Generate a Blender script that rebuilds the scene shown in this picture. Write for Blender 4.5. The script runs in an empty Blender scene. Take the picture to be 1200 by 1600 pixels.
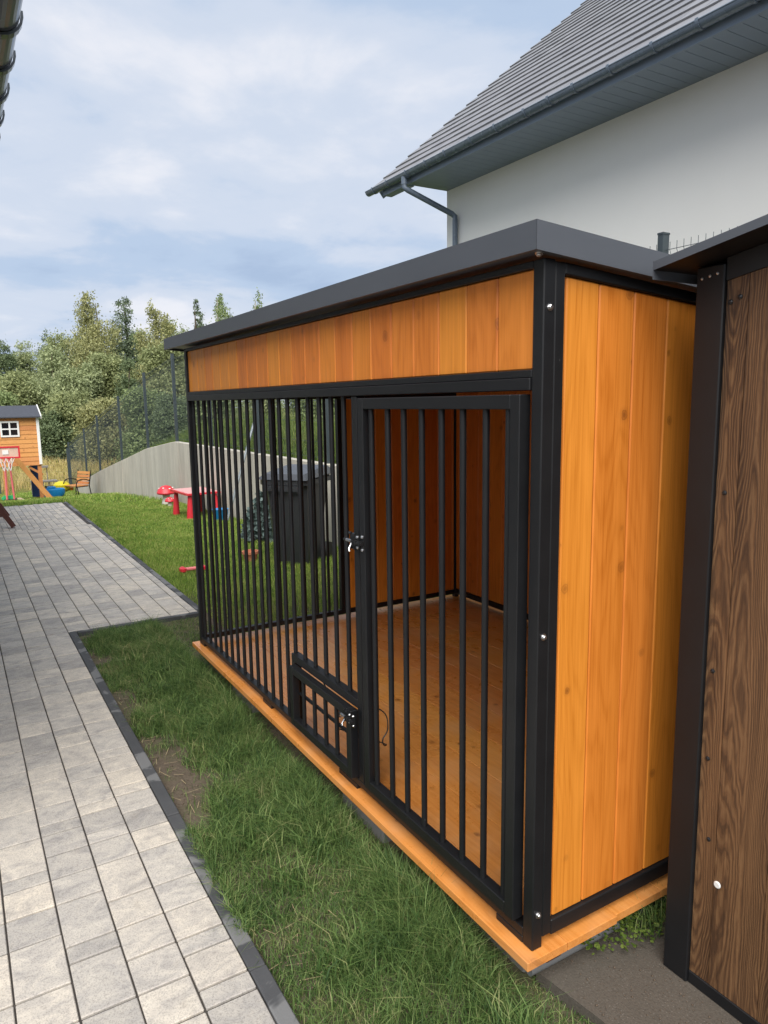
import bpy, bmesh, math, random
import numpy as np
from mathutils import Vector, Matrix

random.seed(7)
RNG = np.random.default_rng(11)
sc = bpy.context.scene
COL = sc.collection
R_ = math.radians

# ------------------------------------------------------------------ camera
CAM = np.array([1.4165, -1.3317, 1.6139])
YAW, PITCH, ROLL, FPX = 0.5381, 0.1523, -0.0150, 1122.2
fw = np.array([-math.cos(YAW)*math.cos(PITCH), math.sin(YAW)*math.cos(PITCH), -math.sin(PITCH)])
rt = np.cross(fw, [0, 0, 1.0]); rt /= np.linalg.norm(rt)
up = np.cross(rt, fw)
cr, sr = math.cos(ROLL), math.sin(ROLL)
rt, up = cr*rt + sr*up, -sr*rt + cr*up
cd = bpy.data.cameras.new('camera')
cam = bpy.data.objects.new('camera', cd); COL.objects.link(cam)
M4 = Matrix.Identity(4)
for i in range(3):
    M4[i][0], M4[i][1], M4[i][2], M4[i][3] = rt[i], up[i], -fw[i], CAM[i]
cam.matrix_world = M4
cd.sensor_fit = 'VERTICAL'; cd.sensor_height = 32.0; cd.lens = FPX/1600*32.0
cd.clip_start = 0.05; cd.clip_end = 2000
sc.camera = cam

# ------------------------------------------------------------------ sky and sun
SUN_EL, SUN_AZ = R_(50), (0.86, -0.51)          # soft light from behind the camera
w = bpy.data.worlds.new('World'); sc.world = w; w.use_nodes = True
nt = w.node_tree; nt.nodes.clear()
def WN(t): return nt.nodes.new(t)
out = WN('ShaderNodeOutputWorld'); bg = WN('ShaderNodeBackground'); bg.inputs[1].default_value = 0.05
sky = WN('ShaderNodeTexSky'); sky.sky_type = 'NISHITA'; sky.sun_disc = False
sky.sun_elevation = SUN_EL; sky.sun_rotation = math.atan2(SUN_AZ[0], SUN_AZ[1])
tc = WN('ShaderNodeTexCoord'); sep = WN('ShaderNodeSeparateXYZ'); nt.links.new(tc.outputs['Generated'], sep.inputs[0])
def wm(op, a, b=None):
    n = WN('ShaderNodeMath'); n.operation = op
    for k, v in enumerate((a, b)):
        if v is None: continue
        if isinstance(v, (int, float)): n.inputs[k].default_value = v
        else: nt.links.new(v, n.inputs[k])
    return n.outputs[0]
zc = wm('ADD', wm('MAXIMUM', sep.outputs[2], 0.0), 0.16)
cmb = WN('ShaderNodeCombineXYZ')
nt.links.new(wm('DIVIDE', sep.outputs[0], zc), cmb.inputs[0]); nt.links.new(wm('DIVIDE', sep.outputs[1], zc), cmb.inputs[1])
def wnoise(scale, detail, rough, off, dist=0.0):
    mp = WN('ShaderNodeMapping'); nt.links.new(cmb.outputs[0], mp.inputs[0]); mp.inputs['Location'].default_value = off
    n = WN('ShaderNodeTexNoise'); n.inputs['Scale'].default_value = scale; n.inputs['Detail'].default_value = detail
    n.inputs['Roughness'].default_value = rough; n.inputs['Distortion'].default_value = dist
    nt.links.new(mp.outputs[0], n.inputs['Vector']); return n.outputs['Fac']
def wramp(fac, stops):
    r = WN('ShaderNodeValToRGB'); e = r.color_ramp.elements
    while len(e) < len(stops): e.new(0.5)
    for k, (p, c) in enumerate(stops): e[k].position = p; e[k].color = (*c, 1)
    r.color_ramp.interpolation = 'EASE'
    nt.links.new(fac, r.inputs[0]); return r.outputs[0]
n1 = wnoise(0.62, 7, 0.52, (7.4, 1.3, 0), 0.25); n2 = wnoise(2.1, 6, 0.58, (6.9, 6.3, 0), 0.3)
dens = wm('ADD', wm('MULTIPLY', n1, 0.72), wm('MULTIPLY', n2, 0.28))
cloud = wramp(dens, [(0.35, (2.45, 3.1, 4.25)), (0.44, (3.0, 3.7, 4.8)), (0.51, (3.85, 4.3, 5.1)), (0.61, (5.1, 5.2, 5.6))])
veil = wramp(dens, [(0.30, (0.90,)*3), (0.50, (0.98,)*3)])
mx = WN('ShaderNodeMix'); mx.data_type = 'RGBA'
nt.links.new(veil, mx.inputs[0]); nt.links.new(sky.outputs[0], mx.inputs[6]); nt.links.new(cloud, mx.inputs[7])
nt.links.new(mx.outputs[2], bg.inputs[0]); nt.links.new(bg.outputs[0], out.inputs[0])
sl = bpy.data.lights.new('sun', 'SUN'); sl.energy = 1.5; sl.angle = R_(55); sl.color = (1.0, 0.96, 0.90)
sun = bpy.data.objects.new('sun', sl); COL.objects.link(sun)
sdir = Vector((SUN_AZ[0]*math.cos(SUN_EL), SUN_AZ[1]*math.cos(SUN_EL), math.sin(SUN_EL)))
sun.rotation_euler = sdir.to_track_quat('Z', 'Y').to_euler()
vs = sc.view_settings; vs.view_transform = 'Standard'; vs.look = 'None'; vs.exposure = 1.75; vs.gamma = 1.0
sc.cycles.use_denoising = True
sc.cycles.max_bounces = 12; sc.cycles.diffuse_bounces = 8; sc.cycles.transparent_max_bounces = 16

# ------------------------------------------------------------------ helpers
def ray(x, y): return fw + rt*(x-600)/FPX - up*(y-800)/FPX      # photograph pixel -> direction
def at(x, y, d): return CAM + ray(x, y)*d
def project(P):
    d = np.asarray(P, float) - CAM; z = d @ fw
    return np.stack([600 + FPX*(d @ rt)/z, 800 - FPX*(d @ up)/z, z], -1)

def tag(o, label=None, cat=None, group=None, kind=None):
    if label: o['label'] = label
    if cat: o['category'] = cat
    if group: o['group'] = group
    if kind: o['kind'] = kind
    return o
def empty(name, loc=(0, 0, 0), rz=0.0):
    o = bpy.data.objects.new(name, None); COL.objects.link(o); o.location = loc; o.rotation_euler.z = rz
    o.empty_display_size = 0.1
    return o
def link(name, me, parent=None, loc=(0, 0, 0), rot=(0, 0, 0)):
    o = bpy.data.objects.new(name, me); COL.objects.link(o); o.location = loc; o.rotation_euler = rot
    if parent is not None: o.parent = parent
    return o
_boxes = {}
def box_mesh(sx, sy, sz, mat, bev=0.002):
    key = (round(sx, 4), round(sy, 4), round(sz, 4), mat.name, bev)
    if key in _boxes: return _boxes[key]
    bm = bmesh.new(); bmesh.ops.create_cube(bm, size=1.0)
    bmesh.ops.scale(bm, vec=(sx, sy, sz), verts=bm.verts)
    if bev: bmesh.ops.bevel(bm, geom=bm.edges[:], offset=min(bev, 0.3*min(sx, sy, sz)), segments=1, affect='EDGES', profile=0.5)
    me = bpy.data.meshes.new('box'); bm.to_mesh(me); bm.free(); me.materials.append(mat)
    _boxes[key] = me
    return me
def box(name, lo, hi, mat, parent=None, bev=0.002, rot=(0, 0, 0)):
    lo, hi = Vector(lo), Vector(hi); s = hi - lo
    return link(name, box_mesh(s.x, s.y, s.z, mat, bev), parent, (lo+hi)/2, rot)

class MB:
    """collects faces with materials, then becomes one mesh object"""
    def __init__(s): s.v = []; s.f = []; s.m = []; s.mats = []
    def mi(s, mat):
        if mat not in s.mats: s.mats.append(mat)
        return s.mats.index(mat)
    def face(s, pts, mat):
        b = len(s.v); s.v += [tuple(p) for p in pts]; s.f.append(tuple(range(b, b+len(pts)))); s.m.append(s.mi(mat))
    def box(s, lo, hi, mat, xf=None):
        x0, y0, z0 = lo; x1, y1, z1 = hi
        P = [Vector(p) for p in ((x0,y0,z0),(x1,y0,z0),(x1,y1,z0),(x0,y1,z0),(x0,y0,z1),(x1,y0,z1),(x1,y1,z1),(x0,y1,z1))]
        if xf: P = [xf @ p for p in P]
        b = len(s.v); s.v += [tuple(p) for p in P]; k = s.mi(mat)
        for f in ((0,3,2,1),(4,5,6,7),(0,1,5,4),(1,2,6,5),(2,3,7,6),(3,0,4,7)):
            s.f.append(tuple(b+i for i in f)); s.m.append(k)
    def bar(s, p0, p1, wd, ht, mat, upv=(0, 0, 1)):
        p0, p1 = Vector(p0), Vector(p1); d = (p1-p0); L = d.length; d.normalize()
        sd = d.cross(Vector(upv)); sd = sd.normalized() if sd.length > 1e-6 else Vector((1, 0, 0)); u = sd.cross(d)
        xf = Matrix(((d.x, sd.x, u.x, p0.x), (d.y, sd.y, u.y, p0.y), (d.z, sd.z, u.z, p0.z), (0, 0, 0, 1)))
        s.box((0, -wd/2, -ht/2), (L, wd/2, ht/2), mat, xf)
    def tube(s, pts, r, mat, n=8, cap=True):
        pts = [Vector(p) for p in pts]; k = s.mi(mat); rings = []
        rs = r if isinstance(r, (list, tuple)) else [r]*len(pts)
        ref = Vector((0.37, 0.21, 0.9)).normalized()
        for i, p in enumerate(pts):
            d = (pts[min(i+1, len(pts)-1)] - pts[max(i-1, 0)]).normalized()
            a = d.cross(ref)
            if a.length < 1e-3: a = d.cross(Vector((1, 0, 0)))
            a.normalize(); b_ = d.cross(a)
            base = len(s.v)
            for j in range(n):
                t = 2*math.pi*j/n
                s.v.append(tuple(p + (a*math.cos(t) + b_*math.sin(t))*rs[i]))
            rings.append(base)
        for q in range(len(rings)-1):
            for j in range(n):
                s.f.append((rings[q]+j, rings[q]+(j+1) % n, rings[q+1]+(j+1) % n, rings[q+1]+j)); s.m.append(k)
        if cap:
            s.f.append(tuple(rings[0]+j for j in reversed(range(n)))); s.m.append(k)
            s.f.append(tuple(rings[-1]+j for j in range(n))); s.m.append(k)
    def lathe(s, c, prof, mat, n=16, xf=None):
        k = s.mi(mat); rings = []
        for (r, z) in prof:
            b = len(s.v)
            for j in range(n):
                t = 2*math.pi*j/n; p = Vector((r*math.cos(t), r*math.sin(t), z))
                if xf: p = xf @ p
                s.v.append(tuple(p + Vector(c)))
            rings.append(b)
        for q in range(len(rings)-1):
            for j in range(n):
                s.f.append((rings[q]+j, rings[q]+(j+1) % n, rings[q+1]+(j+1) % n, rings[q+1]+j)); s.m.append(k)
        s.f.append(tuple(rings[0]+j for j in reversed(range(n)))); s.m.append(k)
        s.f.append(tuple(rings[-1]+j for j in range(n))); s.m.append(k)
    def mesh(s, name, smooth=False):
        me = bpy.data.meshes.new(name); me.from_pydata(s.v, [], s.f)
        for m in s.mats: me.materials.append(m)
        me.polygons.foreach_set('material_index', s.m)
        if smooth:
            me.polygons.foreach_set('use_smooth', [True]*len(me.polygons))
            try: me.set_sharp_from_angle(angle=R_(40))
            except Exception: pass
        me.update(); return me
    def build(s, name, parent=None, loc=(0, 0, 0), rot=(0, 0, 0), smooth=False):
        return link(name, s.mesh(name, smooth), parent, loc, rot)

def np_mesh(name, verts, faces_quads=None, faces_tris=None, mat=None, parent=None, attr=None):
    me = bpy.data.meshes.new(name)
    nq = 0 if faces_quads is None else len(faces_quads); ntr = 0 if faces_tris is None else len(faces_tris)
    me.vertices.add(len(verts)); me.vertices.foreach_set('co', np.asarray(verts, np.float32).ravel())
    me.loops.add(nq*4 + ntr*3); me.polygons.add(nq+ntr)
    li = []
    if nq: li.append(np.asarray(faces_quads, np.int32).ravel())
    if ntr: li.append(np.asarray(faces_tris, np.int32).ravel())
    me.loops.foreach_set('vertex_index', np.concatenate(li))
    st = np.concatenate([np.arange(nq)*4, nq*4 + np.arange(ntr)*3]).astype(np.int32)
    me.polygons.foreach_set('loop_start', st)
    me.update(calc_edges=True); me.validate()
    if mat: me.materials.append(mat)
    return link(name, me, parent)

def vnoise(x, y, seed=0):
    """smooth value noise for scattering"""
    xi = np.floor(x).astype(np.int64); yi = np.floor(y).astype(np.int64); fx = x-xi; fy = y-yi
    fx = fx*fx*(3-2*fx); fy = fy*fy*(3-2*fy)
    def h(a, b):
        n = (a*374761393 + b*668265263 + seed*974711) & 0x7fffffff
        n = ((n ^ (n >> 13))*1274126177) & 0x7fffffff
        return ((n ^ (n >> 16)) & 0xffff)/65535.0
    return (h(xi, yi)*(1-fx)+h(xi+1, yi)*fx)*(1-fy) + (h(xi, yi+1)*(1-fx)+h(xi+1, yi+1)*fx)*fy

# ------------------------------------------------------------------ materials
class NT:
    def __init__(s, name):
        s.mat = bpy.data.materials.new(name); s.mat.use_nodes = True; s.t = s.mat.node_tree
        s.b = s.t.nodes['Principled BSDF']; s.out = s.t.nodes['Material Output']
    def n(s, t): return s.t.nodes.new(t)
    def l(s, a, b): s.t.links.new(a, b)
    def setv(s, sock, v):
        if hasattr(v, 'links') or isinstance(v, bpy.types.NodeSocket): s.l(v, sock)
        else: sock.default_value = v
    def math(s, op, a, b=0.0, clamp=False):
        n = s.n('ShaderNodeMath'); n.operation = op; n.use_clamp = clamp; s.setv(n.inputs[0], a); s.setv(n.inputs[1], b); return n.outputs[0]
    def coord(s, which='Object'): return s.n('ShaderNodeTexCoord').outputs[which]
    def world(s): return s.n('ShaderNodeNewGeometry').outputs['Position']
    def island(s): return s.n('ShaderNodeNewGeometry').outputs['Random Per Island']
    def orand(s): return s.n('ShaderNodeObjectInfo').outputs['Random']
    def map(s, v, scale=(1, 1, 1), loc=(0, 0, 0), rot=(0, 0, 0)):
        m = s.n('ShaderNodeMapping'); s.l(v, m.inputs[0]); m.inputs['Scale'].default_value = scale
        m.inputs['Location'].default_value = loc; m.inputs['Rotation'].default_value = rot; return m.outputs[0]
    def shift(s, v, f, amt=(37, 53, 71)):
        c = s.n('ShaderNodeVectorMath'); c.operation = 'SCALE'; c.inputs[0].default_value = amt; s.l(f, c.inputs['Scale'])
        a = s.n('ShaderNodeVectorMath'); a.operation = 'ADD'; s.l(v, a.inputs[0]); s.l(c.outputs[0], a.inputs[1]); return a.outputs[0]
    def noise(s, v, scale=5, detail=4, rough=0.5, dist=0.0, outp='Fac'):
        n = s.n('ShaderNodeTexNoise'); s.l(v, n.inputs['Vector']); n.inputs['Scale'].default_value = scale
        n.inputs['Detail'].default_value = detail; n.inputs['Roughness'].default_value = rough; n.inputs['Distortion'].default_value = dist
        return n.outputs[outp]
    def voro(s, v, scale=1, feature='F1', outp='Distance', smooth=None):
        n = s.n('ShaderNodeTexVoronoi'); n.feature = feature; s.l(v, n.inputs['Vector']); n.inputs['Scale'].default_value = scale
        if smooth is not None: n.inputs['Smoothness'].default_value = smooth
        return n.outputs[outp]
    def ramp(s, f, stops, interp='LINEAR'):
        r = s.n('ShaderNodeValToRGB'); e = r.color_ramp.elements; r.color_ramp.interpolation = interp
        while len(e) < len(stops): e.new(0.5)
        for k, (p, c) in enumerate(stops):
            e[k].position = p; e[k].color = (*c, 1) if not isinstance(c, (int, float)) else (c, c, c, 1)
        s.l(f, r.inputs[0]); return r.outputs[0]
    def mix(s, f, a, b, mode='MIX'):
        m = s.n('ShaderNodeMix'); m.data_type = 'RGBA'; m.blend_type = mode
        s.setv(m.inputs[0], f)
        for k, v in ((6, a), (7, b)):
            if isinstance(v, tuple): m.inputs[k].default_value = (*v[:3], 1)
            else: s.l(v, m.inputs[k])
        return m.outputs[2]
    def bump(s, h, strength=0.2, dist=0.01):
        b = s.n('ShaderNodeBump'); s.l(h, b.inputs['Height']); b.inputs['Strength'].default_value = strength; b.inputs['Distance'].default_value = dist
        s.l(b.outputs[0], s.b.inputs['Normal']); return b
    def done(s, col=None, rough=0.6, metal=0.0, spec=0.5, coat=0.0):
        if col is not None: s.setv(s.b.inputs['Base Color'], (*col, 1) if isinstance(col, tuple) and len(col) == 3 else col)
        s.setv(s.b.inputs['Roughness'], rough); s.setv(s.b.inputs['Metallic'], metal); s.b.inputs['Specular IOR Level'].default_value = spec
        s.b.inputs['Coat Weight'].default_value = coat; s.b.inputs['Coat Roughness'].default_value = 0.25
        return s.mat

def mat_plain(name, col, rough=0.5, metal=0.0, var=0.12, scale=6.0, spec=0.5, bump=0.0):
    m = NT(name); v = m.coord()
    f = m.noise(v, scale, 5, 0.6)
    c = m.mix(f, tuple(x*(1-var) for x in col), tuple(min(1, x*(1+var)) for x in col))
    rr = m.math('ADD', m.math('MULTIPLY', m.noise(v, scale*3, 3), 0.15), rough-0.07)
    if bump: m.bump(m.noise(v, scale*8, 4), bump, 0.003)
    return m.done(c, rr, metal, spec)

def mat_wood(name, axis, light, dark, knot, rough=0.42, coat=0.0, bumps=0.12, wear=False):
    """sawn softwood board; the grain runs along the given local axis"""
    m = NT(name); base = m.shift(m.coord(), m.orand())
    sc_long = {'x': (0.9, 9, 9), 'y': (9, 0.9, 9), 'z': (9, 9, 0.9)}[axis]
    v = m.map(base, sc_long)
    kv = m.map(base, {'x': (1.5, 7, 7), 'y': (7, 1.5, 7), 'z': (7, 7, 1.5)}[axis])
    kd = m.voro(kv, 0.62, 'F1'); kcol = m.voro(kv, 0.62, 'F1', 'Color')
    warp = m.noise(v, 0.7, 3, 0.5)
    rings = m.math('SINE', m.math('ADD', m.math('MULTIPLY', kd, 34.0), m.math('MULTIPLY', warp, 70.0)))
    ringf = m.math('POWER', m.math('MULTIPLY', m.math('ADD', rings, 1.0), 0.5), 2.0)
    fine = m.noise(m.map(base, {'x': (2.5, 190, 190), 'y': (190, 2.5, 190), 'z': (190, 190, 2.5)}[axis]), 1.0, 4, 0.65)
    mid = m.noise(m.map(base, {'x': (.7, 45, 45), 'y': (45, .7, 45), 'z': (45, 45, .7)}[axis]), 1.0, 3, 0.6)
    broad = m.noise(m.map(base, {'x': (.6, 6, 6), 'y': (6, .6, 6), 'z': (6, 6, .6)}[axis]), 1.0, 3, 0.5)
    f = m.math('ADD', m.math('ADD', m.math('MULTIPLY', m.math('SUBTRACT', 1.0, ringf), 0.075), m.math('MULTIPLY', fine, 0.44)), m.math('ADD', m.math('MULTIPLY', broad, 0.24), m.math('MULTIPLY', mid, 0.36)))
    col = m.ramp(f, [(0.40, dark), (0.54, tuple(0.42*b_+0.58*a_ for a_, b_ in zip(light, dark))), (0.68, light)])
    ax = m.n('ShaderNodeSeparateXYZ'); m.l(base, ax.inputs[0]); o3 = {'x': ax.outputs[0], 'y': ax.outputs[1], 'z': ax.outputs[2]}
    cross = [o3[k] for k in 'xyz' if k != axis]
    k2 = m.n('ShaderNodeCombineXYZ'); m.l(m.math('ADD', cross[0], cross[1]), k2.inputs[0]); m.l(m.math('MULTIPLY', o3[axis], 0.88), k2.inputs[1])
    kw = m.n('ShaderNodeVectorMath'); kw.operation = 'ADD'; m.l(k2.outputs[0], kw.inputs[0])
    kn = m.n('ShaderNodeVectorMath'); kn.operation = 'SCALE'; m.l(m.noise(k2.outputs[0], 55, 2, 0.5, 0.0, 'Color'), kn.inputs[0]); kn.inputs['Scale'].default_value = 0.010; m.l(kn.outputs[0], kw.inputs[1])
    vk = m.n('ShaderNodeTexVoronoi'); vk.voronoi_dimensions = '2D'; vk.inputs['Scale'].default_value = 6.0; m.l(kw.outputs[0], vk.inputs['Vector'])
    kd = vk.outputs['Distance']; sepc = m.n('ShaderNodeSeparateColor'); m.l(vk.outputs['Color'], sepc.inputs[0])
    pick = m.math('MULTIPLY', m.math('GREATER_THAN', sepc.outputs[0], 0.58), m.math('ADD', m.math('MULTIPLY', sepc.outputs[1], 0.75), 0.25))
    kd = m.math('DIVIDE', kd, m.math('ADD', m.math('MULTIPLY', sepc.outputs[2], 1.1), 0.55))
    kf = m.math('MULTIPLY', m.ramp(kd, [(0.022, 1.0), (0.040, 0.55), (0.052, 0.95), (0.064, 0.22), (0.13, 0.0)]), pick)
    col = m.mix(m.math('MULTIPLY', kf, 0.82), col, knot)
    tone = m.math('ADD', m.math('MULTIPLY', m.orand(), 0.10), 0.96)
    hsv = m.n('ShaderNodeHueSaturation'); m.l(col, hsv.inputs['Color']); m.l(tone, hsv.inputs['Value'])
    m.l(m.math('ADD', m.math('MULTIPLY', m.orand(), 0.012), 0.494), hsv.inputs['Hue'])
    col = hsv.outputs[0]
    r = m.math('ADD', m.math('MULTIPLY', f, 0.2), rough-0.1)
    if wear:                                           # scuffed, partly worn varnish with thin dark splits
        s1 = m.noise(m.world(), 3.2, 6, 0.62)
        col = m.mix(m.ramp(s1, [(0.47, 0.0), (0.62, 0.24)]), col, (0.66, 0.40, 0.22))
        cr_ = m.noise(m.map(base, (5, 140, 5)), 1.0, 3, 0.7)
        col = m.mix(m.ramp(cr_, [(0.70, 0.0), (0.76, 0.5)]), col, (0.13, 0.05, 0.02))
        r = m.math('ADD', m.math('MULTIPLY', s1, 0.35), 0.12)
    m.bump(m.math('SUBTRACT', f, m.math('MULTIPLY', kf, 0.5)), bumps, 0.003)
    return m.done(col, r, 0, 0.45, coat)

OL, OD, OK = (0.72, 0.240, 0.034), (0.50, 0.142, 0.013), (0.21, 0.058, 0.010)
M = {}
M['pine_z'] = mat_wood('orange_pine_upright', 'z', OL, OD, OK)
M['pine_x'] = mat_wood('orange_pine_lengthwise', 'x', OL, OD, OK)
M['pine_floor'] = mat_wood('orange_pine_floor', 'x', (0.72, 0.290, 0.075), (0.55, 0.185, 0.034), (0.16, 0.05, 0.015), rough=0.36, wear=True)
M['play_wood'] = mat_wood('playhouse_wood', 'y', (0.66, 0.30, 0.10), (0.52, 0.205, 0.055), (0.2, 0.06, 0.02), rough=0.6)
M['play_wood_z'] = mat_wood('playhouse_wood_upright', 'z', (0.60, 0.27, 0.09), (0.48, 0.19, 0.055), (0.2, 0.06, 0.02), rough=0.6)
M['brown_wood'] = mat_wood('dark_brown_wood', 'z', (0.10, 0.030, 0.022), (0.06, 0.018, 0.014), (0.03, 0.01, 0.01), rough=0.5)
M['grey_wood'] = mat_wood('weathered_grey_wood', 'x', (0.30, 0.28, 0.25), (0.19, 0.17, 0.15), (0.1, 0.09, 0.08), rough=0.8)
M['sand_wood'] = mat_wood('pale_wood', 'y', (0.55, 0.44, 0.31), (0.42, 0.32, 0.22), (0.2, 0.14, 0.1), rough=0.8)

def mat_steel():
    m = NT('black_powder_coat'); v = m.world()
    f = m.noise(v, 9, 5, 0.6)
    c = m.mix(f, (0.0065, 0.0070, 0.0082), (0.0115, 0.0120, 0.0135))
    sp = m.voro(m.map(v, (60, 60, 38)), 1.0)             # a few dusty scuffs
    scuff = m.math('MULTIPLY', m.ramp(sp, [(0.04, 1.0), (0.10, 0.0)]), m.ramp(m.noise(v, 5, 3), [(0.62, 0.0), (0.70, 1.0)]))
    c = m.mix(m.math('MULTIPLY', scuff, 0.5), c, (0.22, 0.22, 0.21))
    m.bump(m.noise(v, 420, 2), 0.05, 0.001)
    return m.done(c, m.math('ADD', m.math('MULTIPLY', f, 0.18), 0.36), 0, 0.38)
M['steel'] = mat_steel()
def mat_sheet():
    m = NT('anthracite_sheet'); v = m.world()
    f = m.noise(m.map(v, (3, 3, 14)), 1, 5, 0.6)
    c = m.mix(f, (0.068, 0.076, 0.090), (0.088, 0.096, 0.112))
    m.bump(m.noise(v, 260, 2), 0.06, 0.001)
    return m.done(c, m.math('ADD', m.math('MULTIPLY', f, 0.14), 0.36), 0.0, 0.6)
M['sheet'] = mat_sheet()
M['zinc'] = mat_plain('zinc_plated', (0.62, 0.62, 0.63), 0.28, 1.0, 0.15, 40)
M['dark_steel'] = mat_plain('blackened_latch', (0.035, 0.035, 0.037), 0.35, 0.6, 0.2, 60)
M['rubber'] = mat_plain('black_rubber', (0.012, 0.012, 0.012), 0.6)
M['gutter'] = mat_plain('slate_blue_gutter', (0.125, 0.16, 0.205), 0.26, 0.0, 0.10, 3, 0.6)
M['soffit'] = mat_plain('slate_blue_soffit', (0.22, 0.275, 0.355), 0.50, 0.0, 0.08, 2)
M['own_gutter'] = mat_plain('anthracite_gutter', (0.050, 0.062, 0.072), 0.20, 0.0, 0.15, 4, 0.7)
M['fence'] = mat_plain('fence_anthracite', (0.045, 0.060, 0.068), 0.45, 0.0, 0.2, 5)

def mat_render():
    m = NT('white_render'); v = m.world()
    f = m.noise(v, 1.1, 5, 0.6); g = m.noise(v, 130, 3, 0.6)
    c = m.mix(f, (0.82, 0.81, 0.77), (0.87, 0.86, 0.825))
    m.bump(g, 0.25, 0.004)
    return m.done(c, 0.85, 0, 0.2)
M['render'] = mat_render()
def mat_tile():
    m = NT('concrete_roof_tile'); v = m.world(); i = m.island()
    f = m.noise(v, 5, 5, 0.6)
    a = m.math('ADD', m.math('MULTIPLY', f, 0.5), m.math('MULTIPLY', i, 0.5))
    c = m.mix(a, (0.165, 0.165, 0.175), (0.26, 0.258, 0.268))
    m.bump(m.noise(v, 90, 3), 0.12, 0.003)
    return m.done(c, 0.46, 0, 0.6)
M['tile'] = mat_tile()
def mat_paver():
    m = NT('concrete_paver'); v = m.world()
    i = m.math('FRACT', m.math('ADD', m.math('MULTIPLY', m.island(), 1.0), m.orand()))
    vv = m.shift(v, i, (3.1, 5.7, 2.3))
    st = m.noise(m.map(vv, (5, 3.0, 5)), 3.0, 8, 0.68, 0.8)
    base = m.ramp(st, [(0.30, (0.325, 0.310, 0.300)), (0.45, (0.460, 0.435, 0.405)), (0.58, (0.545, 0.510, 0.460)), (0.72, (0.61, 0.575, 0.515))])
    gg = m.noise(v, 210, 3, 0.7)
    base = m.mix(m.ramp(gg, [(0.36, 0.50), (0.52, 0.0)]), base, (0.16, 0.15, 0.145))
    tone = m.ramp(i, [(0.0, (0.77, 0.765, 0.765)), (0.5, (1.0, 0.985, 0.965)), (1.0, (1.16, 1.11, 1.03))])
    c = m.mix(1.0, base, tone, 'MULTIPLY')
    stn = m.noise(v, 7, 5, 0.65)
    c = m.mix(m.ramp(stn, [(0.60, 0.0), (0.74, 0.32)]), c, (0.20, 0.165, 0.13))
    m.bump(m.math('ADD', m.math('MULTIPLY', st, 0.7), m.math('MULTIPLY', gg, 0.5)), 0.28, 0.003)
    return m.done(c, 0.80, 0, 0.3)
M['paver'] = mat_paver()
def mat_kerb():
    m = NT('graphite_kerb'); v = m.world()
    f = m.noise(v, 7, 5, 0.6); g = m.noise(v, 190, 3, 0.7); d = m.noise(v, 3.4, 4, 0.55, 0.8)
    c = m.mix(f, (0.050, 0.052, 0.056), (0.085, 0.086, 0.090))
    c = m.mix(m.ramp(d, [(0.53, 0.0), (0.57, 0.75)]), c, (0.20, 0.20, 0.20))       # dried dusty patches
    m.bump(g, 0.3, 0.003)
    return m.done(c, 0.8, 0, 0.3)
M['kerb'] = mat_kerb()
def mat_concrete(name, a, b, streak=True, sc_=1.0):
    m = NT(name); v = m.world()
    f = m.noise(v, 2.2*sc_, 6, 0.65); g = m.noise(v, 80, 4, 0.6)
    c = m.mix(f, a, b)
    if streak:
        s = m.noise(m.map(v, (3.2, 3.2, 0.55)), 1.0, 7, 0.72, 0.6)
        c = m.mix(m.ramp(s, [(0.42, 0.0), (0.66, 0.55)]), c, tuple(x*0.55 for x in a))
        c = m.mix(m.math('MULTIPLY', m.orand(), 0.55), c, tuple(x*0.66 for x in b))
    m.bump(m.math('ADD', g, f), 0.25, 0.006)
    return m.done(c, 0.88, 0, 0.25)
M['wall'] = mat_concrete('cast_concrete', (0.47, 0.435, 0.365), (0.66, 0.62, 0.54))
def mat_slab():
    m = NT('damp_concrete'); v = m.world()
    a = m.noise(v, 3.0, 6, 0.65, 0.5); g_ = m.noise(v, 150, 4, 0.7); sp2 = m.voro(v, 95)
    c = m.mix(a, (0.070, 0.060, 0.048), (0.135, 0.118, 0.098))
    c = m.mix(m.ramp(g_, [(0.35, 0.45), (0.55, 0.0)]), c, (0.050, 0.043, 0.036))
    c = m.mix(m.ramp(sp2, [(0.10, 0.5), (0.22, 0.0)]), c, (0.20, 0.185, 0.165))
    m.bump(m.math('ADD', g_, m.math('MULTIPLY', a, 2.0)), 0.5, 0.006)
    return m.done(c, 0.85, 0, 0.3)
M['slab'] = mat_slab()
M['block'] = mat_concrete('grey_block', (0.17, 0.165, 0.16), (0.25, 0.24, 0.23), False)

def mat_ground():
    m = NT('soil_and_turf'); v = m.world()
    f = m.noise(v, 3.2, 6, 0.65); g = m.noise(v, 60, 4, 0.7); b = m.noise(v, 0.35, 3, 0.5)
    soil = m.mix(g, (0.075, 0.058, 0.042), (0.185, 0.148, 0.112))
    turf = m.mix(f, (0.040, 0.070, 0.016), (0.085, 0.115, 0.030))
    far = m.mix(b, (0.22, 0.20, 0.06), (0.16, 0.19, 0.05))
    sp = m.n('ShaderNodeSeparateXYZ'); m.l(v, sp.inputs[0])
    near = m.ramp(m.math('MULTIPLY', sp.outputs[0], -0.02), [(0.09, 1.0), (0.12, 0.0)])       # strip in front of the kennel has bare soil
    c = m.mix(m.math('MULTIPLY', m.ramp(f, [(0.46, 0.0), (0.62, 1.0)]), 0.35), soil, turf)
    c = m.mix(near, turf, c)
    fm = m.ramp(m.math('MULTIPLY', sp.outputs[0], -0.01), [(0.27, 0.0), (0.31, 1.0)])         # rough meadow past the end fence
    c = m.mix(fm, c, far)
    m.bump(m.math('ADD', g, f), 0.6, 0.02)
    return m.done(c, 0.95, 0, 0.15)
M['ground'] = mat_ground()
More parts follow.
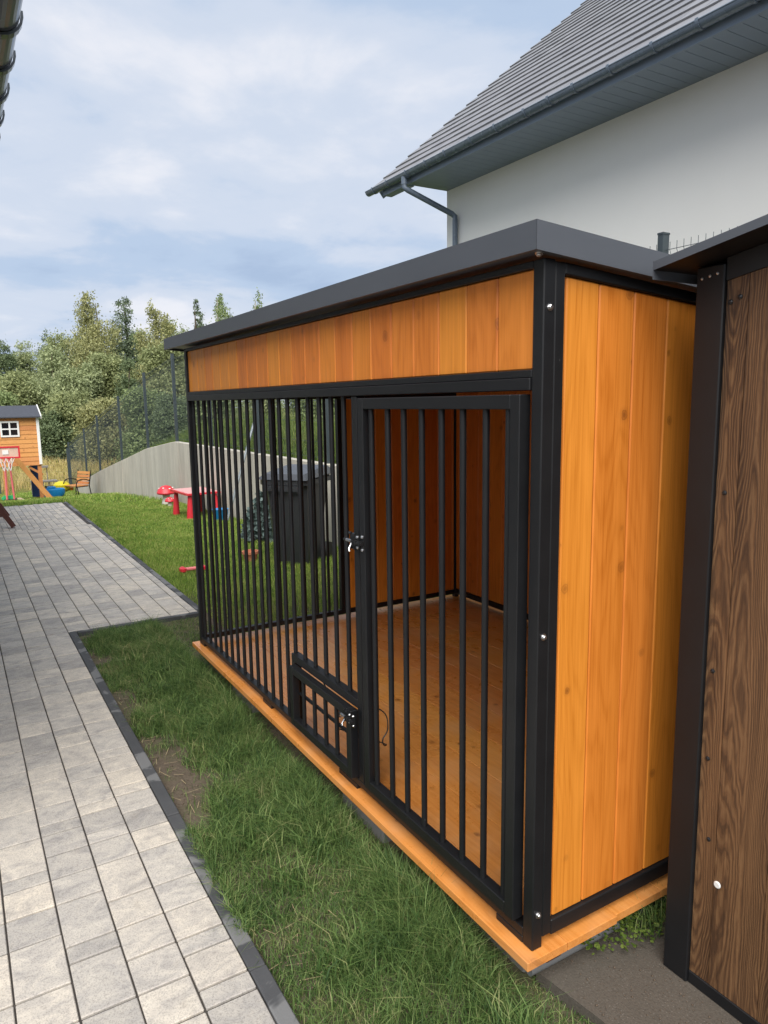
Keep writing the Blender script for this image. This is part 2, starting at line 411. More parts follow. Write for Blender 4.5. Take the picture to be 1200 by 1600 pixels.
M['straw'] = mat_plain('dry_straw_stalk', (0.36, 0.28, 0.16), 0.8, 0, 0.3, 30)
M['crumb'] = mat_plain('soil_crumb', (0.13, 0.10, 0.075), 0.95, 0, 0.45, 25, 0.1)
M['sand'] = mat_plain('joint_sand', (0.055, 0.048, 0.042), 0.95, 0, 0.3, 40)

def mat_leaf(name, stops, trans=0.35, big=0.8, rough=0.55):
    """blades and leaves: each one its own shade, in drifts"""
    m = NT(name); v = m.world()
    f = m.math('ADD', m.math('MULTIPLY', m.island(), 0.55), m.math('MULTIPLY', m.noise(v, big, 4, 0.6), 0.62))
    c = m.ramp(f, stops)
    m.done(c, rough, 0, 0.25)
    tr = m.n('ShaderNodeBsdfTranslucent'); m.l(c, tr.inputs[0])
    ms = m.n('ShaderNodeMixShader'); ms.inputs[0].default_value = trans
    m.l(m.b.outputs[0], ms.inputs[1]); m.l(tr.outputs[0], ms.inputs[2]); m.l(ms.outputs[0], m.out.inputs[0])
    return m.mat
M['grass_near'] = mat_leaf('lawn_blades_near', [(0.26, (0.030, 0.070, 0.018)), (0.44, (0.074, 0.142, 0.038)), (0.62, (0.145, 0.235, 0.066)), (0.80, (0.225, 0.300, 0.10)), (0.92, (0.40, 0.36, 0.18))], 0.3, 4.5)
M['grass_lawn'] = mat_leaf('lawn_blades', [(0.28, (0.100, 0.195, 0.032)), (0.48, (0.215, 0.345, 0.056)), (0.68, (0.335, 0.450, 0.088)), (0.86, (0.46, 0.46, 0.15))], 0.35, 2.0)
M['grass_meadow'] = mat_leaf('meadow_stems', [(0.2, (0.30, 0.33, 0.10)), (0.5, (0.50, 0.44, 0.15)), (0.75, (0.66, 0.52, 0.23)), (0.95, (0.72, 0.58, 0.32))], 0.3, 0.25, 0.7)
M['grass_weed'] = mat_leaf('bank_weeds', [(0.2, (0.060, 0.115, 0.022)), (0.5, (0.13, 0.20, 0.038)), (0.8, (0.22, 0.28, 0.062)), (0.95, (0.36, 0.32, 0.12))], 0.35, 0.7)
def leafset(name, c, t=0.3):
    lo = tuple(x*0.62 for x in c); hi = (min(1, c[0]*1.4), min(1, c[1]*1.32), min(1, c[2]*1.35))
    return mat_leaf(name, [(0.22, lo), (0.52, c), (0.86, hi)], t, 0.45)
M['lf_dark'] = leafset('leaf_dark_green', (0.155, 0.205, 0.1))  # tree leaf colours are paled and greyed: aerial haze put into the colour
M['lf_olive'] = leafset('leaf_olive', (0.29, 0.33, 0.15))
M['lf_pale'] = leafset('leaf_willow_pale', (0.315, 0.365, 0.185))
M['lf_birch'] = leafset('leaf_birch_yellow', (0.345, 0.355, 0.16))
M['lf_mid'] = leafset('leaf_mid_green', (0.235, 0.3, 0.125))
M['lf_con'] = leafset('needle_dark', (0.145, 0.192, 0.112), 0.15)
M['lf_blue'] = leafset('needle_blue', (0.10, 0.145, 0.135), 0.15)
M['bark'] = mat_plain('bark', (0.10, 0.080, 0.060), 0.9, 0, 0.4, 8, 0.2, 0.4)
M['birch_bark'] = mat_plain('birch_bark', (0.42, 0.39, 0.34), 0.8, 0, 0.35, 5, 0.2, 0.3)

def mat_print_wood():
    """dark oak-print cladding: long arches round slender knots, pale pores"""
    m = NT('dark_oak_cladding'); base = m.shift(m.coord(), m.orand(), (11, 3, 5))
    wv = m.noise(m.map(base, (6, 6, 1.6)), 1.0, 4, 0.55, 0.0, 'Color')
    off = m.n('ShaderNodeVectorMath'); off.operation = 'SCALE'; m.l(wv, off.inputs[0]); off.inputs['Scale'].default_value = 0.30
    kv = m.n('ShaderNodeVectorMath'); kv.operation = 'ADD'; m.l(m.map(base, (6.5, 0.01, 0.62)), kv.inputs[0]); m.l(off.outputs[0], kv.inputs[1])
    vo = m.n('ShaderNodeTexVoronoi'); vo.feature = 'SMOOTH_F1'; vo.inputs['Scale'].default_value = 1.15; vo.inputs['Smoothness'].default_value = 0.35
    m.l(kv.outputs[0], vo.inputs['Vector']); d = vo.outputs['Distance']
    wob = m.noise(m.map(base, (30, 30, 5)), 1.0, 4, 0.6)
    ph = m.math('ADD', m.math('MULTIPLY', d, 190.0), m.math('MULTIPLY', wob, 12.0))
    ring = m.math('MULTIPLY', m.math('ADD', m.math('SINE', ph), 1.0), 0.5)
    pore = m.noise(m.map(base, (230, 230, 5)), 1.0, 4, 0.65)
    tone = m.noise(m.map(base, (7, 7, 0.8)), 1.0, 5, 0.6)
    c = m.ramp(m.math('ADD', m.math('MULTIPLY', tone, 0.65), m.math('MULTIPLY', pore, 0.40)),
               [(0.36, (0.034, 0.016, 0.008)), (0.50, (0.090, 0.044, 0.020)), (0.64, (0.165, 0.083, 0.037))])
    line = m.math('MULTIPLY', m.ramp(ring, [(0.60, 0.0), (0.95, 1.0)]), m.ramp(pore, [(0.30, 0.25), (0.6, 1.0)]))
    c = m.mix(m.math('MULTIPLY', line, 0.36), c, (0.290, 0.165, 0.076))
    dk = m.ramp(ring, [(0.05, 0.42), (0.30, 0.0)])
    c = m.mix(dk, c, (0.020, 0.011, 0.008))
    kn = m.ramp(d, [(0.03, 1.0), (0.13, 0.0)])
    c = m.mix(m.math('MULTIPLY', kn, 0.45), c, (0.20, 0.120, 0.055))
    m.bump(m.math('SUBTRACT', pore, m.math('MULTIPLY', ring, 0.5)), 0.22, 0.003)
    return m.done(c, 0.50, 0, 0.4)
M['oak'] = mat_print_wood()
M['red'] = mat_plain('red_plastic', (0.62, 0.030, 0.045), 0.38, 0, 0.10, 8)
M['pink'] = mat_plain('pale_red_plastic', (0.70, 0.16, 0.17), 0.35, 0, 0.10, 8)
M['clearboard'] = mat_plain('pale_backboard', (0.66, 0.46, 0.36), 0.3, 0, 0.2, 6)
M['topsheen'] = mat_plain('pink_top_reflection', (0.78, 0.40, 0.40), 0.3, 0, 0.12, 8)  # pinkish-white reflection on the red table top, put into the colour
M['blue'] = mat_plain('blue_plastic', (0.015, 0.26, 0.62), 0.38, 0, 0.10, 8)
M['navy'] = mat_plain('navy_board', (0.02, 0.05, 0.16), 0.5, 0, 0.2, 8)
M['yellow'] = mat_plain('yellow_plastic', (0.78, 0.66, 0.02), 0.38, 0, 0.10, 8)
M['orangep'] = mat_plain('orange_plastic', (0.75, 0.25, 0.02), 0.38, 0, 0.10, 8)
M['green'] = mat_plain('green_plastic', (0.03, 0.40, 0.15), 0.4, 0, 0.10, 8)
M['mint'] = mat_plain('mint_plastic', (0.45, 0.70, 0.50), 0.4, 0, 0.10, 8)
M['white'] = mat_plain('white_paint', (0.80, 0.79, 0.76), 0.55, 0, 0.06, 6)
M['stonewhite'] = mat_plain('painted_stone', (0.60, 0.57, 0.52), 0.75, 0, 0.15, 14)
M['felt'] = mat_plain('slate_felt', (0.055, 0.060, 0.075), 0.85, 0, 0.25, 12)
M['bin'] = mat_plain('charcoal_bin_plastic', (0.026, 0.028, 0.031), 0.42, 0, 0.15, 5)
M['binlid'] = mat_plain('grey_bin_lid', (0.050, 0.053, 0.060), 0.34, 0, 0.12, 5)
M['terracotta'] = mat_plain('terracotta', (0.46, 0.17, 0.09), 0.8, 0, 0.15, 14)
M['galv'] = mat_plain('galvanised_tube', (0.36, 0.40, 0.43), 0.4, 0.6, 0.12, 20)
M['pvc'] = mat_plain('grey_conduit', (0.16, 0.165, 0.17), 0.55, 0, 0.2, 20)
def mat_glass():
    m = NT('dark_window_glass'); m.b.inputs['Transmission Weight'].default_value = 0.0
    return m.done((0.012, 0.014, 0.018), 0.06, 0, 0.8)
M['glass'] = mat_glass()

# ------------------------------------------------------------------ terrain
G = -0.14                                             # paving level (the kennel floor is z = 0)
LOWX = np.array([-400, -60, -45, -38, -30, -25.7, -19, -14, -11, -7, 30.0]); LOWZ = np.array([-0.9, -0.9, -1.0, -1.25, -1.75, -1.52, -0.80, -0.44, -0.34, -0.155, -0.155])
PATX = np.array([-400, -60, -45, -38, -30, -25.7, -20.5, -16, -13.3, 30.0]); PATZ = np.array([-0.9, -0.9, -1.0, -1.25, -1.75, -1.5, -0.95, -0.48, -0.175, -0.165])
TOPX = np.array([-400, -60, -45, -38, -30.0, -25.8, -23, -19.4, -16.2, -13.6, 30]); TOPZ = np.array([-0.9, -0.9, -1.0, -1.25, -1.62, -0.98, -0.50, 0.06, 0.56, 0.83, 0.83])
def ground_z(x, y):
    x = np.asarray(x, float); y = np.asarray(y, float)
    t = np.clip((y-0.3)/1.2, 0, 1); t = t*t*(3-2*t)
    lo = np.interp(x, PATX, PATZ)*(1-t) + np.interp(x, LOWX, LOWZ)*t
    return np.where(y > 2.66, np.interp(x, TOPX, TOPZ), lo)
gx = np.unique(np.concatenate([np.linspace(-400, -60, 18), np.linspace(-60, -16, 45), np.linspace(-16, 6, 89), np.linspace(6, 120, 12)]))
gy = np.unique(np.concatenate([np.linspace(-300, -20, 12), np.linspace(-20, -3, 18), np.linspace(-3, 2.6, 29), [2.63, 2.69], np.linspace(3, 14, 12), np.linspace(14, 300, 14)]))
GX, GY = np.meshgrid(gx, gy, indexing='ij'); GZ = ground_z(GX, GY)
bumpz = (vnoise(GX*1.7, GY*1.7, 3)-0.5)*0.035*(GX < -3.4) * (np.abs(GY-2.66) > 0.1) * ((GY > 0.6) | (GX < -14))
GZ = GZ + bumpz
nx, ny = len(gx), len(gy)
idx = np.arange(nx*ny).reshape(nx, ny)
quads = np.stack([idx[:-1, :-1], idx[1:, :-1], idx[1:, 1:], idx[:-1, 1:]], -1).reshape(-1, 4)
g = np_mesh('ground', np.stack([GX, GY, GZ], -1).reshape(-1, 3), quads, None, M['ground'])
tag(g, kind='structure')

# ------------------------------------------------------------------ paving
patio = MB()
patio.box((-13.0, -2.2, -0.26), (-4.48, 0.345, -0.149), M['sand'])
patio.box((-4.479, -2.2, -0.26), (2.6, -0.685, -0.149), M['sand'])
patio = tag(patio.build('patio'), kind='structure')
ROW = 0.160
items = []                                             # (x0, x1, y0, y1)
r2 = random.Random(5)
def lay(y0, xa, xb):
    x = xb - r2.choice((0, 0.04, 0.08, 0.11)); prev = 0
    items.append((x, xb, y0, y0+ROW)) if xb-x > 0.03 else None
    while x > xa + 1e-6:
        L = r2.choice((0.08, 0.16, 0.16, 0.16, 0.16, 0.24, 0.24))
        if L == prev == 0.08: L = 0.24
        prev = L
        x0 = max(xa, x-L)
        if x0 - xa < 0.05: x0 = xa
        items.append((x0, x, y0, y0+ROW)); x = x0
for k in range(1, 10):
    y0 = -0.685 - ROW*k
    lay(y0, -10.0, 2.5 if k < 10 else 0)
for k in range(0, 6):
    lay(-0.685 + ROW*k, -10.0, -4.53)
items += [(x0, x1, 0.275, 0.343) for (x0, x1, a, b) in list(items) if abs(a-(-0.685)) < 1e-6]
small = []
y = -2.1
while y < 0.30:
    x = -13.0 + (0.05 if int(round((y+2.1)/0.08)) % 2 else 0.0)
    while x < -10.02:
        small.append((x, min(x+0.16, -10.0), y, min(y+0.08, 0.343))); x += 0.16
    y += 0.08
scored = []
for (x0, x1, y0, y1) in items:
    c = np.array([[x0, y0, G], [x1, y0, G], [x1, y1, G], [x0, y1, G]])
    dz = (c-CAM) @ fw
    area = 0.0
    if dz.min() > 0.2:
        p = project(c)
        cx, cy = p[:, 0].mean(), p[:, 1].mean()
        if p[:, 0].max() > 0 and p[:, 0].min() < 1200 and p[:, 1].min() < 1600 and p[:, 1].max() > 0:
            q = p[:, :2]; area = 0.5*abs(sum(q[i][0]*q[(i+1) % 4][1]-q[(i+1) % 4][0]*q[i][1] for i in range(4)))
    scored.append((area, (x0, x1, y0, y1)))
scored.sort(key=lambda t: -t[0])
J = 0.0026
for a, (x0, x1, y0, y1) in scored[:298]:
    sx, sy = x1-x0-2*J-0.0036, y1-y0-2*J-0.0006
    o = link('paver', box_mesh(sx, sy, 0.06, M['paver'], 0.0026), patio,
             ((x0+x1)/2+r2.uniform(-.0006, .0006), (y0+y1)/2+r2.uniform(-.0006, .0006), G-0.03+r2.uniform(-.0009, .0009)),
             (r2.uniform(-.004, .004), r2.uniform(-.004, .004), r2.uniform(-.003, .003)))
pf = MB()
for a, (x0, x1, y0, y1) in scored[298:] + [(0, s) for s in small]:
    dz = r2.uniform(-.0012, .0012)
    pf.box((x0+J+.0018, y0+J, G-0.03+dz), (x1-J-.0018, y1-J, G+dz), M['paver'])
tag(pf.build('paver_field', patio), kind='stuff')
# kerb edging, one metre lengths
def kerb(p0, p1, along, parent):
    n = max(1, round(abs(p1-p0))); L = (p1-p0)/n
    for k in range(n):
        a, b = sorted((p0+L*k, p0+L*(k+1)))
        along(a+0.002, b-0.002, parent, random.uniform(-0.002, 0.002))
kerb(-4.53, 2.47, lambda a, b, p, d: box('kerb_stone', (a, -0.684, G-0.14), (b, -0.630, G+0.004+d), M['kerb'], p, 0.004), patio)
kerb(-0.628, 0.40, lambda a, b, p, d: box('kerb_stone', (-4.529, a, G-0.14), (-4.478, b, G+0.002+d), M['kerb'], p, 0.004), patio)
kerb(-13.0, -4.53, lambda a, b, p, d: box('kerb_stone', (a, 0.346, G-0.2), (b, 0.40, G+0.004+d), M['kerb'], p, 0.004), patio)

# ------------------------------------------------------------------ concrete slab, conduit
slab = MB(); 
sp = [(-0.05, 0.065), (0.18, 0.098), (0.55, 0.105), (2.6, 0.10), (2.6, 2.5), (-0.05, 2.5)]
slab.face([(x, y, -0.128) for x, y in sp], M['slab'])
for i in range(len(sp)):
    a, b = sp[i], sp[(i+1) % len(sp)]
    slab.face([(a[0], a[1], -0.128), (a[0], a[1], -0.25), (b[0], b[1], -0.25), (b[0], b[1], -0.128)], M['slab'])
tag(slab.build('concrete_slab'), kind='structure')
cp = MB(); cp.tube([(-0.045, 0.03, -0.108), (-0.04, 0.9, -0.110), (-0.04, 1.9, -0.110)], 0.017, M['pvc'], 12)
tag(cp.build('conduit_pipe', smooth=True), 'grey plastic conduit pipe lying on the slab under the kennel floor edge', 'pipe')

# ------------------------------------------------------------------ dog kennel
W, D = 3.303, 2.176
kennel = empty('dog_kennel', (-W/2, D/2, 0))
tag(kennel, 'orange pine and black steel dog kennel with barred front', 'dog kennel')
def kp(name, lo, hi, mat='steel', bev=0.002, parent=None):
    """kennel part in world coordinates"""
    lo, hi = Vector(lo), Vector(hi); s = hi-lo; c = (lo+hi)/2
    base = Vector(kennel.location) if parent is None else Vector(kennel.location) + Vector(parent.location)
    return link(name, box_mesh(s.x, s.y, s.z, M[mat], bev), parent or kennel, c-base)
def kmesh(mb, name, smooth=False, parent=None):
    base = Vector(kennel.location) if parent is None else Vector(kennel.location) + Vector(parent.location)
    return mb.build(name, parent or kennel, -base, smooth=smooth)
S = 0.04
slope = 0.080
def rz(y): return 1.979 - slope*(y+0.06)               # underside of the roof edge
# floor: boards along x on joists and blocks
ys = [-0.042, 0.118]
while ys[-1] < D+0.03: ys.append(min(ys[-1]+0.2145, D+0.05))
for a, b in zip(ys[:-1], ys[1:]):
    kp('floor_board', (-3.345+random.uniform(-.003, .003), a+0.0007, -0.028), (0.024+random.uniform(-.004, .004), b-0.0007, random.uniform(-0.0005, 0.0005)), 'pine_floor', 0.0012)
for y_ in (0.10, 1.05, 2.05):
    kp('floor_joist', (-3.30, y_-0.03, -0.075), (-0.01, y_+0.03, -0.0285), 'brown_wood', 0)
for x_ in (-2.58, -1.10):
    for y_ in (0.06, 1.95):
        o = kp('foundation_block', (x_-0.17, y_-0.03, -0.26), (x_+0.19, y_+0.12, -0.0755), 'block', 0.006)
kp('foundation_block', (-0.42, 0.06, -0.26), (-0.10, 0.22, -0.0755), 'block', 0.006)
kp('foundation_block', (-3.28, 0.06, -0.26), (-3.0, 0.22, -0.0755), 'block', 0.006)
# front frame
def ztop(y): return rz(y) - 0.001
for (x0, x1, y0, y1) in ((-0.042, 0.0, 0.0, S), (-W, -W+S, 0.0, S), (-W, -W+S, D-S, D), (-S, 0, D-S, D)):
    kp('corner_post', (x0, y0, 0.0), (x1, y1, ztop(y1)), 'steel', 0.003)
kp('foot', (-0.165, 0.0, 0.0), (-0.0425, S, 0.022)); kp('foot', (-1.235, 0.0, 0.0), (-1.07, S, 0.022)); kp('foot', (-2.14, 0.0, 0.0), (-2.02, S, 0.022)); kp('foot', (-W+S+0.0005, 0.0, 0.0), (-W+0.10, S, 0.022))
kp('bottom_rail', (-W+S+0.0005, 0.0005, 0.0225), (-0.0425, S-0.0005, 0.052))
kp('header_rail', (-W+S+0.0005, -0.006, 1.638), (-0.0425, S, 1.671))
kp('header_rail', (-W+S+0.0005, 0.000, 1.6715), (-0.0425, S-0.002, 1.6925))
kp('top_rail', (-W+S+0.0005, 0.0, 1.951), (-0.0425, S, ztop(S)-0.0005))
def bar(x, y, z0, z1, name='bar', parent=None, r=0.0102):
    key = ('bar', round(z1-z0, 3), r)
    if key not in _boxes:
        b = MB(); b.tube([(0, 0, -(z1-z0)/2), (0, 0, (z1-z0)/2)], r, M['steel'], 12); _boxes[key] = b.mesh('bar', True)
    base = Vector(kennel.location) if parent is None else Vector(kennel.location) + Vector(parent.location)
    return link(name, _boxes[key], parent or kennel, Vector((x, y, (z0+z1)/2)) - base)
for k in range(14): bar(-3.222+0.10835*k, 0.02, 0.0505, 1.6385)
for k in range(6): bar(-1.712+0.1124*k, 0.02, 0.4045, 1.6385)
DP = -1.052                                             # door post left side
kp('door_post', (DP, 0.0, 0.0525), (DP+0.042, S, 1.6375), 'steel', 0.003)
# dog hatch frame
kp('hatch_rail', (-1.722, 0.0, 0.3665), (DP-0.0005, S, 0.404))
kp('hatch_post', (-1.722, 0.0005, 0.0525), (-1.690, S-0.0005, 0.366))
# header boards
xs = [-3.262, -3.20] + [-3.20+0.1430*k for k in range(1, 23)]
xs = [x for x in xs if x < -0.10] + [-0.0428]
for a, b in zip(xs[:-1], xs[1:]):
    kp('wall_board', (a+0.0015, 0.012, 1.693), (b-0.0015, 0.030, 1.9505), 'pine_z', 0.0038)
# right side wall
kp('side_frame', (-S, 0.0405, 0.030), (-0.001, 0.076, ztop(0.076)-0.002), 'steel', 0.003)
kp('side_frame', (-S, D-0.076, 0.030), (-0.001, D-S-0.0005, ztop(D)-0.002), 'steel', 0.003)
kp('side_rail', (-S, 0.0765, 0.022), (-0.001, D-0.0765, 0.072), 'steel', 0.003)
def sloped(name, y0, y1, zb, top_off, x0, x1, mat, parent=None):
    b = MB(); z0, z1 = rz(y0)+top_off, rz(y1)+top_off
    q0, q1 = (zb, zb) if not callable(zb) else (zb(y0), zb(y1))
    P = [(x0, y0, q0), (x1, y0, q0), (x1, y1, q1), (x0, y1, q1), (x0, y0, z0), (x1, y0, z0), (x1, y1, z1), (x0, y1, z1)]
    c = Vector((sum(p[0] for p in P)/8, sum(p[1] for p in P)/8, sum(p[2] for p in P)/8))
    P = [tuple(Vector(p)-c) for p in P]
    for f in ((0,3,2,1),(4,5,6,7),(0,1,5,4),(1,2,6,5),(2,3,7,6),(3,0,4,7)): b.face([P[i] for i in f], M[mat])
    me = b.mesh(name); bm = bmesh.new(); bm.from_mesh(me); bmesh.ops.remove_doubles(bm, verts=bm.verts, dist=1e-5)
    bmesh.ops.bevel(bm, geom=bm.edges[:], offset=0.0036, segments=1, affect='EDGES'); bm.to_mesh(me); bm.free()
    return link(name, me, kennel, c-Vector(kennel.location))
sloped('side_rail', 0.0765, D-0.0765, lambda y: rz(y)-0.034, -0.003, -S, -0.001, 'steel')
sy = [0.0765, 0.090, 0.214] + [0.214+0.1415*k for k in range(1, 20)]
sy = [v for v in sy if v < D-0.10] + [D-0.077]
for a, b in zip(sy[:-1], sy[1:]):
    sloped('wall_board', a+0.0014, b-0.0014, 0.0725, -0.0345, -0.030, -0.012, 'pine_z')
# back wall
kp('back_rail', (-W+S+0.0005, D-S, 0.030), (-S-0.0005, D-0.001, 0.072)); kp('back_rail', (-W+S+0.0005, D-S, rz(D)-0.045), (-S-0.0005, D-0.001, rz(D)-0.002))
x = -W+S+0.001
while x < -S-0.02:
    x1 = min(x+0.143, -S-0.001); kp('wall_board', (x+0.0012, D-0.030, 0.0725), (x1-0.0012, D-0.012, rz(D)-0.0455), 'pine_z', 0.0038); x = x1
# left wall: barred half, boarded half, boarded band above the bars
kp('side_rail', (-W+0.0005, S+0.0005, 0.030), (-W+S, D-S-0.0005, 0.062))
kp('side_rail', (-W+0.0005, S+0.0005, 1.640), (-W+S, D-S-0.0005, 1.690))
sloped('side_rail', S+0.001, D-S-0.001, lambda y: rz(y)-0.034, -0.003, -W+0.0005, -W+S, 'steel')
kp('side_post', (-W, 1.080, 0.0625), (-W+S, 1.116, 1.6395))
for k in range(10): bar(-W+0.02, 0.112+0.0968*k, 0.0625, 1.6405)
y = 1.1165
while y < D-S-0.02:
    y1 = min(y+0.1425, D-S-0.001); kp('wall_board', (-W+0.012, y+0.0012, 0.0625), (-W+0.030, y1-0.0012, 1.6395), 'pine_z', 0.0038); y = y1
y = S+0.001
while y < D-S-0.02:
    y1 = min(y+0.1425, D-S-0.001); sloped('wall_board', y+0.0012, y1-0.0012, 1.6905, -0.0345, -W+0.012, -W+0.030, 'pine_z'); y = y1
# roof: folded sheet with upright edges
XL, XR, YF, YB = -3.556, 0.0344, -0.060, D+0.16
rf = MB()
def rq(pts): rf.face([(p[0], p[1], p[2]) for p in pts], M['sheet'])
t = 0.0015; H0 = 0.070
def zr(y, h): return rz(y)+h
for (x0, x1, y0, y1) in ((XL, XR, YF, YB),):
    rq([(x0, y0, zr(y0, H0)), (x1, y0, zr(y0, H0)), (x1, y1, zr(y1, H0)), (x0, y1, zr(y1, H0))])           # top
    rq([(x0+.03, y0+.02, zr(y0+.02, 0.012)), (x0+.03, y1-.02, zr(y1-.02, 0.012)), (x1-.03, y1-.02, zr(y1-.02, 0.012)), (x1-.03, y0+.02, zr(y0+.02, 0.012))])  # underside
roof = kmesh(rf, 'roof')
def strip(pa, pb, h, inward, name):
    b = MB(); pa, pb, n = Vector(pa), Vector(pb), Vector(inward)
    up_ = Vector((0, 0, h)); th = n*0.002; lip = n*0.022; lz = Vector((0, 0, 0.002))
    for q in ([pa, pb, pb+up_, pa+up_], [pa+th+lz*2, pa+th+up_, pb+th+up_, pb+th+lz*2], [pa, pa+lip, pb+lip, pb], [pa+lip, pa+lip+lz, pb+lip+lz, pb+lip], [pa+lip+lz, pa+th+lz*2, pb+th+lz*2, pb+lip+lz], [pa+up_, pb+up_, pb+th+up_, pa+th+up_]):
        b.face(q, M['sheet'])
    return kmesh(b, name, False, roof)
e = 0.0006
strip((XL, YF, rz(YF)), (XR-e, YF, rz(YF)), H0+e, (0, 1, 0), 'fascia')
strip((XR, YF+e, rz(YF)), (XR, YB, rz(YB)), H0+e, (-1, 0, 0), 'fascia')
strip((XL-e, YF+e, rz(YF)), (XL-e, YB, rz(YB)), H0+e, (1, 0, 0), 'fascia')
strip((XL, YB, rz(YB)), (XR, YB, rz(YB)), H0+e, (0, -1, 0), 'fascia')
def bolt(p, n, name='bolt', parent=None, r=0.0066):
    b = MB(); q = Vector(n).to_track_quat('Z', 'Y').to_matrix().to_4x4()
    b.lathe(p, [(r*1.5, 0), (r*1.5, 0.0016), (r, 0.0018), (r, 0.0065), (r*0.72, 0.0085)], M['zinc'], 6 if name == 'nut' else 12, q)
    return kmesh(b, name, False, parent)
for z_ in (1.849, 0.964, 0.113): bolt((0.0, 0.021, z_), (1, 0, 0))
bolt((0.012, -0.03, rz(-.03)-0.001), (0.2, -0.3, -1), 'bolt', roof, 0.007)
bolt((XR-0.03, -0.03, zr(-.03, H0)), (0, 0, 1), 'bolt', roof, 0.010); bolt((XR-0.03, 0.16, zr(.16, H0)), (0, 0, 1), 'bolt', roof, 0.011)
bolt((XR-0.03, 0.9, zr(.9, H0)), (0, 0, 1), 'bolt', roof, 0.010)

# door
DX0, DX1, DZ0, DZ1, DY = -0.960, -0.0600, 0.070, 1.628, -0.024
dm = MB()
def fr(mb, x0, x1, z0, z1, wd, y0, y1, mat):
    mb.box((x0, y0, z0), (x0+wd, y1, z1), mat); mb.box((x1-wd, y0, z0), (x1, y1, z1), mat)
    mb.box((x0+wd, y0+.0004, z0), (x1-wd, y1-.0004, z0+wd), mat); mb.box((x0+wd, y0+.0004, z1-wd), (x1-wd, y1-.0004, z1), mat)
fr(dm, DX0, DX1, DZ0, DZ1, 0.040, DY, DY+0.040, M['steel'])
door = kmesh(dm, 'door')
me = door.data; bm = bmesh.new(); bm.from_mesh(me); bmesh.ops.bevel(bm, geom=bm.edges[:], offset=0.0022, segments=1, affect='EDGES'); bm.to_mesh(me); bm.free()
for xk in (-0.889, -0.773, -0.667, -0.557, -0.445, -0.334, -0.224, -0.124):
    bar(xk, DY+0.02, DZ0+0.0405, DZ1-0.0405, 'bar', door, 0.0105)
def latch(mb, x, z, yf, s=1.0):
    """tower bolt: plate, sliding rod with knob, keeper and four screws"""
    mb.box((x-0.080*s, yf-0.003, z-0.026*s), (x-0.006*s, yf, z+0.026*s), M['dark_steel'])
    for q in (-0.082, -0.050):
        mb.tube([(x+q*s, yf-0.004, z+0.028*s), (x+q*s+0.016*s, yf-0.004, z+0.028*s)], 0.006*s, M['dark_steel'], 6)
        mb.tube([(x+q*s, yf-0.004, z-0.028*s), (x+q*s+0.016*s, yf-0.004, z-0.028*s)], 0.006*s, M['dark_steel'], 6)
    mb.box((x+0.008*s, yf-0.003, z-0.032*s), (x+0.032*s, yf, z+0.032*s), M['dark_steel'])
    mb.tube([(x-0.105*s, yf-0.013, z), (x+0.034*s, yf-0.013, z)], 0.0072*s, M['dark_steel'], 10)
    mb.tube([(x-0.086*s, yf-0.0134, z+0.0006), (x-0.046*s, yf-0.0134, z+0.0006)], 0.0076*s, M['zinc'], 10)
    for q in (-0.036, -0.012, 0.018): mb.box((x+q*s, yf-0.022, z-0.010*s), (x+q*s+0.009*s, yf-0.0005, z+0.010*s), M['dark_steel'])
    mb.tube([(x-0.040*s, yf-0.014, z), (x-0.040*s, yf-0.030, z-0.026*s), (x-0.036*s, yf-0.031, z-0.036*s)], 0.0042*s, M['zinc'], 8)
    for (q, h) in ((-0.018, 0.019), (-0.018, -0.021), (0.020, 0.025), (0.020, -0.025)):
        xf = Matrix.Rotation(R_(90), 4, 'X'); mb.lathe((x+q*s, yf-0.003, z+h*s), [(0.0072*s, 0), (0.0072*s, 0.003), (0.0045*s, 0.006)], M['zinc'], 10, xf)
lb = MB(); latch(lb, -0.952, 1.081, DY-0.0005); lb = kmesh(lb, 'latch', True, door)
for z_ in (0.35, 1.36):
    h = MB(); h.tube([(DX1+0.0, DY-0.0, z_-0.05), (DX1+0.0, DY-0.0, z_+0.05)], 0.0075, M['steel'], 10)
# hatch
HX0, HX1, HZ0, HZ1 = -1.684, DP-0.006, 0.060, 0.358
hm = MB(); fr(hm, HX0, HX1, HZ0, HZ1, 0.036, -0.030, 0.006, M['steel'])
hatch = kmesh(hm, 'hatch_door')
me = hatch.data; bm = bmesh.new(); bm.from_mesh(me); bmesh.ops.bevel(bm, geom=bm.edges[:], offset=0.002, segments=1, affect='EDGES'); bm.to_mesh(me); bm.free()
for xk in (-1.560, -1.443, -1.328, -1.220, -1.112): bar(xk, -0.012, HZ0+0.0365, HZ1-0.0365, 'bar', hatch, 0.0098)
mr = MB(); mr.tube([(HX0+0.0365, 0.010, 0.218), (HX1-0.0365, 0.010, 0.218)], 0.0085, M['steel'], 8); kmesh(mr, 'cross_bar', True, hatch)
lb = MB(); latch(lb, DP+0.010, 0.330, -0.0305, 0.82); kmesh(lb, 'latch', True, hatch)
cb = MB()
loop = [(-1.10, -0.052, 0.325), (-1.16, -0.03, 0.300), (-1.28, 0.03, 0.285), (-1.42, 0.05, 0.300), (-1.46, 0.04, 0.345), (-1.40, 0.045, 0.370), (-1.2, 0.055, 0.385), (-1.05, 0.062, 0.372),
        (-0.93, 0.06, 0.375), (-0.862, 0.03, 0.345), (-0.850, 0.0, 0.315), (-0.875, 0.02, 0.275), (-0.93, 0.06, 0.245), (-1.05, 0.065, 0.215), (-1.18, 0.05, 0.190), (-1.30, 0.035, 0.170)]
